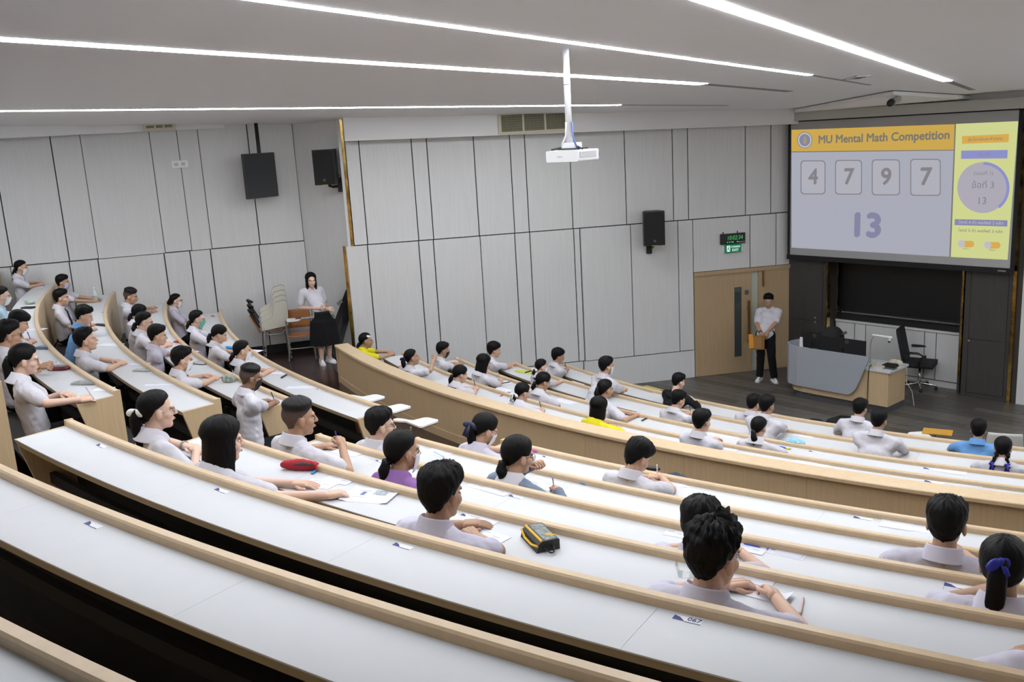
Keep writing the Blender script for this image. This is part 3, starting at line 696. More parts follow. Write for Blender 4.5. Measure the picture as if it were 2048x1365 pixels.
desk('R1', 'R1', -155.2, -112, 'curved desk just below the barrier wall, with the girl in yellow and bob hair', -130)
desk('R2', 'R2', -154.7, -112, 'curved desk of the lower block holding the light blue pencil case', -131)
desk('R3', 'R3', -153.2, -112, 'curved desk of the lower block with the yellow green folder', -132)
desk('R4', 'R4', -152.8, -112, 'frontmost curved desk beside the dark stage floor', -131)
# barrier wall between the upper and the lower block
r, z = ROW['P']
bt = empty('barrier_wall', pol(r+.1, -138, .632), 0, 'tall curved wooden barrier wall across the middle of the hall', 'barrier')
MB().arc([(r, z-.035), (r+.215, z-.035), (r+.215, z-.006), (r+.209, z), (r+.006, z), (r, z-.006)], -155.8, -112, .4).build('cap', mat('maple_cap', (.62, .47, .295), .4, var=.05, vscale=(20, 20, 20)), parent=bt, smooth='auto')
MB().arc([(r+.03, .632), (r+.15, .632), (r+.15, z-.035), (r+.03, z-.035)], -155.75, -112, .5).build('core', m_dark, parent=bt)
sm_ = [-155.8, -151.0, -146.8, -142.6, -138.7, -134.6, -130.4, -126.18, -121.85, -117.6, -112]
for a, b in zip(sm_[:-1], sm_[1:]): MB().arc([(r+.15, 1.05), (r+.17, 1.05), (r+.17, z-.035), (r+.15, z-.035)], a+.004, b-.004, .4).build('panel', m_wood, parent=bt, smooth='auto')
for a, b in zip(sm_[:-1], sm_[1:]): MB().arc([(r+.17, 1.05), (r+.178, 1.05), (r+.178, 1.15), (r+.17, 1.15)], a, b, .4).build('baseboard', m_wood, parent=bt, smooth='auto')
p0 = [pol(rr, -155.8, zz) for rr, zz in ((r+.02, .632), (r+.19, .632), (r+.19, z-.036), (r+.02, z-.036))]; p1 = [pol(rr, -156.0, zz) for rr, zz in ((r+.02, .632), (r+.19, .632), (r+.19, z-.036), (r+.02, z-.036))]
MB().add(p0+p1, [(0, 1, 2, 3), (7, 6, 5, 4)]+[(i, i+4, (i+1) % 4+4, (i+1) % 4) for i in range(4)]).build('end_panel', m_wood, parent=bt)

# benches: one dark curved bench per desk
def bench(row, a0, a1, label):
    rr, z = ROW[row]; zo = floor_of(row)
    t = empty('bench', pol(rr+.58, (a0+a1)/2, zo), 0, label, 'bench', 'dark curved benches behind the desks')
    MB().arc([(rr+.45, zo+.29), (rr+.76, zo+.29), (rr+.76, zo+.32), (rr+.45, zo+.32)], a0, a1, .8).build('seat_board', m_dark, parent=t, smooth='auto')
    n = max(2, int((a1-a0)/4))
    for i in range(n):
        a = a0+(a1-a0)*(i+.5)/n; MB().tube([pol(rr+.6, a, zo), pol(rr+.6, a, zo+.29)], .025, 6).build('leg', m_blackm, parent=t)
for row, a0, a1, lb in (('B', -135, -112, 'dark bench behind the second desk from the camera'), ('C', -135, -112, 'dark bench behind the desk with sticker 067'), ('D', -134.6, -112, 'dark bench of the boy with spiky hair'), ('E', -134.3, -112, 'dark bench of the girl in purple'), ('F', -133.8, -112, 'dark bench of the grey hoodie girl'),
                        ('G', -133.2, -112, 'dark bench of the boy writing by the barrier wall'), ('D', LA, -140, 'dark bench behind the desk with the dark red pencil case'), ('E', LA+.4, -139.8, 'dark bench of the boy in the light blue shirt'), ('F', LA+.8, -138.6, 'dark bench of the boy with the black mask, left block'),
                        ('G', LA+1.3, -139.3, 'dark bench of the girl with the green mask'), ('R1', -155, -112, 'dark bench just below the barrier wall'), ('R2', -154.5, -112, 'dark bench of the black haired girl beside the light blue case'), ('R3', -153, -112, 'dark bench of the girl with two braids'), ('R4', -152.6, -112, 'dark bench behind the frontmost desk')):
    bench(row, a0, a1, lb)

# seat stickers on the desks (parts of the desk they are stuck to)
def on_desk(row, x, y, dz=0.0): return on_z(x, y, ROW[row][1]-.040+dz)
def tang(p, yaw=0.0):                                             # matrix at p: x along the desk to the right, y towards the stage
    e = Vector((p.x-CX, p.y-CY, 0)).normalized(); f = -e; q = Matrix.Rotation(R(yaw), 3, 'Z') @ f
    m = Matrix((Vector((q.y, -q.x, 0)), q, Vector((0, 0, 1)))).transposed().to_4x4(); m.translation = p; return m
def sticker(dk, row, x, y, w_=.085, yaw=0, num=None, flip=1):
    m = tang(on_desk(row, x, y, .0006), yaw); par = DESK[dk]; h = w_*.34; m = m @ Matrix.Translation((0, min(0, (math.hypot(m.translation.x-CX, m.translation.y-CY)-ROW[row][0]-.085)), 0))
    st = MB().box(-w_/2, w_/2, -h/2, h/2, -.0005, .0003, m).build('seat_sticker', m_paper, parent=par)
    pts = [(-w_/2, -h/2+.002), (-w_*.05, -h/2+.002), (-w_*.28, h*.18), (-w_/2, h/2-.003)]
    MB().prism([m @ Vector((px*flip, py, .0004)) for px, py in pts], Vector((0, 0, .0003))).build('sticker_mark', m_navy, parent=st)
    MB().box(-w_*.05, w_/2, -h/2, -h/2+.004, .0004, .0007, m).build('sticker_line', m_navy, parent=st)
    if num: text(num, h*.95, m_navy, m @ Matrix.Translation((w_*.22, h*.12, .0012)), st, 'sticker_number', bold=.0)
for d, rw, x, y, wd, num in (('B', 'B', 207, 1043, .10, None), ('C', 'C', 217, 888.5, .10, None), ('C', 'C', 457, 977, .10, None), ('C', 'C', 819, 1085.5, .10, None), ('C', 'C', 1387, 1226.5, .105, '067'),
        ('D', 'D', 943, 1029, .09, None), ('E', 'E', 769, 920, .08, None), ('E', 'E', 1040, 989.5, .10, None), ('G', 'G', 1102, 912, .10, None), ('G', 'G', 1372, 967, .10, None), ('G', 'G', 1731, 1029.5, .12, None), ('F', 'F', 1847, 1091, .13, None), ('E', 'E', 1922, 1159, .13, None),
        ('GL', 'G', 642, 779, .07, None), ('GL', 'G', 512, 714, .07, None), ('R3', 'R3', 1155, 752, .09, None), ('R1', 'R1', 1870, 961, .16, None), ('R2', 'R2', 1866, 934, .15, None), ('FL', 'F', 320, 652, .08, None), ('DL', 'D', 124, 724, .08, None), ('R2', 'R2', 1635, 899.5, .12, None)):
    sticker(d, rw, x, y, wd, 0, num)

# ------------------------------------------------------------------ people
SKIN = {'light': mat('skin_light', (.70, .47, .36), .5, bump=.02), 'mid': mat('skin_mid', (.60, .375, .265), .5, bump=.02), 'tan': mat('skin_tan', (.45, .265, .17), .5, bump=.02), 'dark': mat('skin_dark', (.27, .15, .09), .5, bump=.02)}
def cloth(name, col, var=.05): return mat('cloth_'+name, col, .85, var=var, vscale=(9, 9, 9), spec=.2, bump=.05, bscale=500)
SHIRT = {'white': cloth('white', (.60, .59, .65)), 'lilac': cloth('lilac_white', (.55, .53, .63)), 'blue': cloth('sky_blue', (.16, .34, .66)), 'yellow': cloth('yellow', (.72, .64, .02)), 'purple': cloth('purple', (.29, .15, .40)), 'black': cloth('black', (.012, .012, .014)),
         'grey': cloth('grey_blue', (.17, .21, .28)), 'pale': cloth('pale_blue', (.42, .56, .68)), 'royal': cloth('royal_blue', (.14, .33, .66)), 'pink': cloth('pale_pink', (.66, .53, .53))}
m_trous = cloth('navy_black', (.008, .008, .0095)); m_hair = mat('black_hair', (.0045, .0042, .0045), .5, bump=.5, bscale=110, spec=.14); m_fade = mat('black_hair_faded', (.006, .0055, .0055), .55, bump=.4, bscale=240, spec=.3, vcol='fade')
m_eyew = mat('eye_white', (.7, .7, .7), .3); m_lip = mat('lips', (.33, .12, .09), .5); m_mask = mat('white_mask', (.72, .73, .76), .8); m_maskk = mat('black_mask', (.02, .02, .022), .8); m_maskg = mat('green_mask', (.12, .55, .42), .8); m_maskv = mat('violet_mask', (.50, .48, .68), .8)
m_bow = {'white': mat('white_ribbon', (.8, .8, .8), .5), 'blue': mat('blue_ribbon', (.012, .02, .30), .4), 'navy': mat('navy_ribbon', (.012, .016, .06), .4)}
TASK = []                                                        # (object, voxel size, smoothing, fold amplitude)
def smooth01(a, b, x):
    t = min(1, max(0, (x-a)/(b-a))); return t*t*(3-2*t)
def interp(tab, x):
    for (a, va), (b, vb) in zip(tab[:-1], tab[1:]):
        if x <= b: return va+(vb-va)*(x-a)/(b-a)
    return tab[-1][1]
HL = {'short': [(0, 21), (38, 18), (58, 8), (74, -2), (86, -16), (96, -8), (110, -34), (135, -56), (180, -62)],
      'fringe': [(0, 9), (42, 7), (60, 0), (76, -14), (86, -18), (98, -12), (112, -38), (135, -58), (180, -64)],
      'tied': [(0, 31), (42, 27), (62, 10), (80, 2), (95, -6), (115, -34), (150, -54), (180, -58)],
      'tiedf': [(0, 22), (36, 16), (56, -12), (76, -14), (92, -10), (112, -34), (150, -54), (180, -58)],
      'bob': [(0, 16), (34, 12), (50, -10), (60, -74), (100, -80), (180, -84)],
      'long': [(0, 36), (30, 28), (46, 0), (58, -70), (100, -80), (180, -84)]}
def hair_mesh(style, Mh, seed=0, near=False, thick=1.0, drop=.13):
    nu, nv = (88, 52) if near else (40, 26)
    base = 'short' if style in ('short', 'buzz', 'spiky') else style
    tab = HL[base]; ex, ey, ez = .076, .094, .084; vs = []; fade = []
    for i in range(nv+1):
        el = -88+176*i/nv
        for j in range(nu):
            az = -180+360*j/nu; a = abs(az)
            d = Vector((math.sin(R(az))*math.cos(R(el)), math.cos(R(az))*math.cos(R(el)), math.sin(R(el))))
            re = 1/math.sqrt((d.x/ex)**2+(d.y/ey)**2+(d.z/ez)**2)
            if el < -18 and a > 95: re = max(re, min((.056+.022*smooth01(-66, -22, el))/max(.05, math.cos(R(el))), .145/math.sin(R(-el)))*smooth01(88, 128, a))
            lim = interp(tab, a); nz = noise.noise(Vector((az/16+seed*7.3, el/45, seed)))
            w_ = smooth01(lim-5, lim+5, el+3*nz)
            top = smooth01(-5, 50, el)
            if style == 'short': t = .009+.019*top+(.008 if a < 60 and 15 < el < 60 else 0)
            elif style == 'buzz': t = .0025+.024*smooth01(18, 42, el)+.006*smooth01(0, 20, el)*0
            elif style == 'spiky': t = .010+.020*top+.016*smooth01(70, 0, a)*top
            elif style == 'fringe': t = .012+.022*top+.010*smooth01(80, 20, a)*smooth01(60, 15, el)
            elif style in ('tied', 'tiedf'): t = .011+.008*top
            else: t = .016+.012*top
            f1 = noise.noise(Vector((az/7+seed, el/26, 3.1))); f2 = noise.noise(Vector((az/3.2+seed, el/14, 9.1)))
            t *= .45+.55*smooth01(lim, lim+24, el)
            amp = {'spiky': .55, 'short': .22, 'fringe': .16, 'buzz': .10}.get(style, .10)
            t *= thick*(1+amp*f1+(amp*.7*f2 if near else 0))
            if style in ('bob', 'long') and el < 10 and w_ > 0:
                R2 = (.088+.006*smooth01(40, -60, el))*(1+.04*f1) if abs(math.cos(R(el))) > .02 else .2
                # hanging curtain: vertical wall of radius R2, cut flat at the hem
                hz_ = drop
                rw = R2/max(.05, math.cos(R(el))); rh = hz_/max(.02, math.sin(R(-el))) if el < 0 else 9
                tt = min(rw, rh); r = (re+t)*smooth01(-15, 12, el)+tt*(1-smooth01(-15, 12, el))
                r = r*w_+(re-.03)*(1-w_)
            else:
                r = (re+t)*w_+(re-.022)*(1-w_)
            vs.append(Mh @ (Vector((0, -.012, .035))+d*r))
            fade.append(1-smooth01(-8, 34, el) if style == 'buzz' else 0)
    fs = [(i*nu+j, i*nu+(j+1) % nu, (i+1)*nu+(j+1) % nu, (i+1)*nu+j) for i in range(nv) for j in range(nu)]
    fs += [tuple(range(nu-1, -1, -1)), tuple(nv*nu+j for j in range(nu))]
    return MB().add(vs, fs), fade
def ik(S_, W_, l1, l2, hint):
    d = W_-S_; L = d.length; mx = (l1+l2)*.985
    if L > mx: k = L/mx; l1 *= k; l2 *= k
    if L < abs(l1-l2)+.02: L = abs(l1-l2)+.02
    a = (l1*l1-l2*l2+L*L)/(2*L); h = math.sqrt(max(0, l1*l1-a*a)); u = d.normalized()
    hv = Vector(hint); hv = (hv-u*hv.dot(u)).normalized()
    return S_+u*a+hv*h
def hand(mb, Wp, fwd_, up_, side, pose, sc, seg):                # wrist, finger direction, back-of-hand normal, +1 right / -1 left
    y = fwd_.normalized(); z = (up_-y*up_.dot(y)).normalized(); x = y.cross(z)
    th = -side                                                   # thumb side along x
    def P(a, b, c): return Wp+x*(a*sc)+y*(b*sc)+z*(c*sc)
    mb.cap(P(-.018, .015, 0), P(-.020, .075, 0), .019*sc, .017*sc, seg); mb.cap(P(.018, .015, 0), P(.020, .075, 0), .019*sc, .017*sc, seg); mb.cap(P(0, .0, 0), P(0, .078, 0), .021*sc, .018*sc, seg)
    curl = {'flat': (12, 14, 10), 'relax': (28, 30, 22), 'pen': (48, 58, 40), 'fist': (75, 85, 55)}[pose]
    for k, (fx, L) in enumerate(((-.030, .062), (-.010, .074), (.010, .078), (.029, .070))):   # little .. index
        fx *= -th if th else 1
        fx = fx*1.0
        sx = -fx if th > 0 else fx
        sx = (fx)
        ang = 0; p = P(sx, .082, 0); r = .0088*sc; c_l = curl if k != 3 or pose != 'pen' else (34, 42, 30)
        for q, ll in enumerate((.45, .31, .24)):
            ang += c_l[q]; v = y*math.cos(R(ang))-z*math.sin(R(ang))
            p2 = p+v*(L*ll*sc); mb.cap(p, p2, r, r*.92, max(6, seg-3)); p = p2; r *= .92
    t0 = P(.024*th, .022, -.004); t1 = P(.047*th, .052, -.014); t2 = P((.044 if pose != 'flat' else .056)*th, .085, -.024 if pose != 'flat' else -.012)
    mb.cap(t0, t1, .0125*sc, .0105*sc, seg); mb.cap(t1, t2, .0100*sc, .0085*sc, seg)
PEOPLE = {}
def bow(Mh, p, sz, m, parent, tails=.09, up=(0, 0, 1), lab=None):
    b = MB(); c = Vector(p)
    for s in (-1, 1):
        b.ell((0, 0, 0), (sz*.52, sz*.22, sz*.34), Mh @ Matrix.Translation(c) @ Matrix.Rotation(R(42), 4, 'Z') @ Matrix.Rotation(R(22*s), 4, 'Y') @ Matrix.Translation((s*sz*.42, 0, 0)), 12, 7)
        q = [Mh @ (c+Vector((s*.004, -.006, 0))), Mh @ (c+Vector((s*sz*.25, -.014, -tails*.5))), Mh @ (c+Vector((s*sz*.35, -.012, -tails)))]
        b.tube(q, [.010, .014, .016], 6, flat=.25)
    b.ell((0, 0, 0), (sz*.20, sz*.24, sz*.22), Mh @ Matrix.Translation(c), 8, 6)
    o = b.build('hair_bow', m, parent=parent, world=False, smooth=True)
    return o
def person(key, label, row=None, head=None, h=1.06, hs=1.0, yaw=0, hyaw=0, hpitch=8, hroll=0, hair='short', skin='mid', shirt='white', sex='m', hands=(None, None), pose=('relax', 'pen'), near=False,
           mask=None, glasses=False, pony=None, ribbon=None, tie=False, collar=True, longsl=False, thick=1.0, seed=None, pz=None, pen=None, drop=.13, sw=None, back=None, watch=None, vest=None):
    seed = len(PEOPLE)+1 if seed is None else seed
    zf = floor_of(row); hw = on_z(head[0], head[1], zf+h)
    e = Vector((hw.x-CX, hw.y-CY, 0)); rad = e.length; e.normalize(); f = -e
    f = (Matrix.Rotation(R(-yaw), 3, 'Z') @ f); rgt = Vector((f.y, -f.x, 0))
    offh = rad-ROW[row][0]
    po = back if back is not None else max(.53, offh-.02)
    bp = Vector((CX, CY, 0))+e*(ROW[row][0]+po); bp.z = zf
    rz = math.atan2(f.y, f.x)-PI/2
    loc = Matrix.Translation(bp) @ Matrix.Rotation(rz, 4, 'Z'); inv = loc.inverted()
    H = inv @ hw
    girl = sex == 'f'
    Mh = Matrix.Translation(H) @ Matrix.Rotation(R(-hyaw), 4, 'Z') @ Matrix.Rotation(R(-hpitch), 4, 'X') @ Matrix.Rotation(R(hroll), 4, 'Y') @ Matrix.Scale(hs, 4)
    nb = Mh @ Vector((0, -.035, -.11)); NBk = H+(Mh.to_3x3() @ Vector((0, -.04, -.09)))*.5+Vector((0, -.030, -.088*hs)); SCn = NBk+Vector((0, 0, -.042))
    sw = sw or (.158 if girl else .178)*hs
    pel = Vector((0, 0, .40)); sp = SCn-pel
    SL, SR = SCn+Vector((-sw, .0, -.02)), SCn+Vector((sw, .0, -.02))
    # ---- wrists
    zt = .765; W2 = []
    hands = list(hands); pose = list(pose)
    for i, s in enumerate((-1, 1)):
        hd = hands[i]
        if hd is None: wp = Vector((s*.10, .27-(.53-po), zt)); wp = Vector((s*.11, po-.22, zt))
        elif hd == 'lap': wp = Vector((s*.08, .24, .52))
        elif len(hd) == 3: wp = inv @ on_z(hd[0], hd[1], zf+hd[2])
        else: wp = inv @ on_z(hd[0], hd[1], zf+zt)
        if hd != 'lap':
            Sx = (SL, SR)[i]; v = wp-Sx; mxl = .50*hs
            if v.length > mxl: dz_ = wp.z; wp = Sx+v*(mxl/v.length); wp.z = dz_ if abs(dz_-zt) < .05 else wp.z
        W2.append(wp)
    body = MB(); vx = .0065 if near else .0105; sg = 12 if near else 9
    q = hs
    hd_ = [((0, -.012, .035), (.074, .091, .082)), ((0, .022, -.035), (.057, .062, .073)), ((0, .056, -.083), (.028, .027, .024)), ((.034, .046, -.02), (.028, .034, .03)), ((-.034, .046, -.02), (.028, .034, .03)), ((0, .072, .026), (.050, .020, .015)), ((0, .082, -.052), (.022, .013, .011)),
           ((.077, -.006, -.006), (.010, .020, .031)), ((-.077, -.006, -.006), (.010, .020, .031))]
    for c, r in hd_: body.ell(c, r, Mh, 16 if near else 12, 10 if near else 8)
    body.cap(Mh @ Vector((0, .090, .012)), Mh @ Vector((0, .104, -.020)), .008*q, .013*q, 8); body.cap(Mh @ Vector((-.010, .094, -.022)), Mh @ Vector((.010, .094, -.022)), .009*q, .009*q, 8)
    body.cap(Mh @ Vector((0, -.018, -.05)), NBk, .050*q, .056*q, sg); body.cap(NBk, SCn, .056*q, .05*q, sg)
    body.cap(SCn, pel, .045, .05, 8)
    elb = []
    for i, (s, Sx) in enumerate(((-1, SL), (1, SR))):
        body.cap(SCn, Sx, .03*q, .036*q, 8)
        E_ = ik(Sx, W2[i], .245*q, .225*q, (s*.85, -.25, -.45 if hands[i] != 'lap' else -.1))
        if E_.z < .745 and E_.y > po-.40 and hands[i] != 'lap': E_.z = .765
        elb.append(E_)
        body.cap(Sx, E_, .042*q, .034*q, sg); body.cap(E_, W2[i], .034*q, .0235*q, sg)
    root = body.build('person', SKIN[skin], smooth=True, norm=False, world=False)
    root.matrix_basis = loc; tag(root, label, 'person'); PEOPLE[key] = (root, loc, Mh, W2, zf)
    TASK.append((root, vx, 3 if near else 2, 0))
    # ---- hands, joined to the forearms after the body surface is grown
    hm = MB()
    for i, s in enumerate((-1, 1)):
        fd = (W2[i]-elb[i]); 
        onz = abs(W2[i].z-zt) < .03
        if onz: fd.z = 0
        inw = Vector((-s*.35, .5, 0)) if onz else Vector((0, 0, 0))
        fd = (fd.normalized()+inw*.6).normalized()
        upv = Vector((0, 0, 1)) if pose[i] in ('flat', 'relax') else Vector((s*.6, .1, .8))
        if not onz: upv = Vector((s*.9, .1, .5))
        hand(hm, W2[i], fd, upv, s, pose[i], q*.92, 9 if near else 7)
    root['_h'] = len(TASK); HANDS.append((root, hm))
    # ---- shirt
    sh = MB(); chest = pel+sp*.66; belly = pel+sp*.22
    wx = sw/.16
    for c, r in ((pel+Vector((0, .0, .0)), (.145, .115, .10)), (belly, (.142*wx, .108, .13)), (pel+sp*.45, (.145*wx, .106, .13)), (chest, (.152*wx, .104, .13))): sh.ell(c, r, None, 18, 10)
    for u_ in (.10, .33, .56): sh.ell(pel+sp*u_, (.143*wx, .107, .12), None, 18, 10)
    sh.cap(SL+Vector((.03, 0, -.01)), SR+Vector((-.03, 0, -.01)), .066*q, .066*q, 12)
    sh.cap(SL+Vector((.02, 0, -.03)), chest, .075*q, .09, 10); sh.cap(SR+Vector((-.02, 0, -.03)), chest, .075*q, .09, 10)
    for Sx in (SL, SR): sh.cap(NBk+Vector((0, 0, -.012)), Sx, .052*q, .060*q, 10)
    for i, Sx in enumerate((SL, SR)):
        E_ = elb[i]
        if longsl: sh.cap(Sx, E_, .062*q, .052*q, 10); sh.cap(E_, W2[i]-(W2[i]-E_).normalized()*.01, .050*q, .038*q, 10)
        else: sh.cap(Sx, Sx+(E_-Sx)*.74, .063*q, .062*q if girl else .057*q, 12)
    o = sh.build('hoodie' if shirt == 'grey' else ('jacket' if longsl else 'shirt'), SHIRT[shirt], parent=root, smooth=True, norm=False, world=False)
    TASK.append((o, .0095 if near else .015, 9 if near else 6, .007 if near else .008))
    if vest: 
        pass
    # ---- collar
    if collar:
        cm_ = MB(); Mc = Matrix.Translation(NBk+Vector((0, .002, .010))) @ Matrix.Rotation(R(-14-hpitch*.2), 4, 'X') @ Matrix.Scale(hs, 4)
        fl_ = .104 if girl else .090; dr = -.040 if girl else -.026
        prof = [(.061, -.03), (.062, .036), (.067, .043), (.073, .039), (fl_, dr), (fl_-.006, dr-.005), (.070, .010), (.068, -.03)]
        n = 30; vs = []
        for k in range(n+1):
            a = R(90+18+(360-36)*k/n)
            for r_, z_ in prof:
                fr = max(0, math.sin(a)); vs.append(Mc @ Vector((r_*math.cos(a)*1.06, r_*math.sin(a), z_-.030*fr)))
        m_ = len(prof); fs = [(k*m_+j, k*m_+(j+1) % m_, (k+1)*m_+(j+1) % m_, (k+1)*m_+j) for k in range(n) for j in range(m_)]+[tuple(range(m_)), tuple(n*m_+j for j in range(m_))]
        cm_.add(vs, fs).build('collar', SHIRT['white' if shirt in ('grey',) else shirt], parent=root, smooth='auto', world=False)
    if shirt in ('grey', 'black') and longsl:                     # hood lying on the back
        hb_ = MB()
        for k in range(9):
            a = R(200+140*k/8); hb_.ell(NBk+Vector((.115*math.cos(a), .03+.105*math.sin(a), -.035-.02*abs(math.sin(a)))), (.05, .045, .04), None, 10, 7)
        ho = hb_.build('hood', SHIRT[shirt] if shirt == 'black' else cloth('navy', (.012, .03, .085)), parent=root, smooth=True, world=False); TASK.append((ho, .012, 4, .004))
    # ---- trousers or skirt with legs, below the desk
    tr = MB()
    kn = [Vector((s*.10, min(.40, po-.16), .42)) for s in (-1, 1)]
    for i, s in enumerate((-1, 1)):
        tr.cap(Vector((s*.07, 0, .40)), kn[i], .088, .066, 8); tr.cap(kn[i], Vector((s*.10, kn[i].y-.02, .07)), .062, .045, 8); tr.cap(Vector((s*.10, kn[i].y-.04, .04)), Vector((s*.11, kn[i].y+.07, .035)), .04, .035, 8)
    if girl: tr.ell((0, .17, .40), (.20, .24, .10))
    tr.ell((0, 0, .40), (.15, .12, .085))
    to = tr.build('skirt' if girl else 'trousers', m_trous, parent=root, smooth=True, norm=False, world=False); TASK.append((to, .02, 2, 0))
    head_parts(root, Mh, hair, seed, near, thick, drop, mask, glasses, pony, ribbon, loc)
    if tie:
        tb = MB(); tb.tube([NBk+Vector((0, .062, -.01)), NBk+Vector((0, .10, -.06)), chest+Vector((0, .118, .0)), belly+Vector((0, .125, .06))], [.012, .016, .022, .026], 8, flat=.3); tb.build('tie', m_bow['navy'], parent=root, world=False, smooth=True)
    if watch is not None:
        d = (W2[watch]-elb[watch]).normalized(); MB().tube([W2[watch]-d*.03, W2[watch]-d*.012], .031*q, 12).build('wristwatch', m_steel, parent=root, world=False)
    if pen:
        i, col, plab = pen; wpt = loc @ W2[i]; fd = (loc.to_3x3() @ (W2[i]-elb[i])); fd.z = 0; fd.normalize()
        sd = Vector((fd.y, -fd.x, 0))*(-1 if i else 1)
        tip = wpt+fd*.105+sd*.015; tip.z = max(zf+.745, wpt.z-.02); end = wpt+fd*.055+sd*.03+Vector((0, 0, .095 if near else .105))
        po_ = empty('pen', tip, 0, plab, 'pen')
        v = (end-tip)
        MB().tube([tip, tip+v*.1], [.0015, .0042], 8).build('tip', m_steel, parent=po_); MB().tube([tip+v*.1, tip+v*.72], .0046, 8).build('barrel', col, parent=po_); MB().tube([tip+v*.72, end], [.0052, .0048], 8).build('pen_end', col, parent=po_)
    return root
HANDS = []
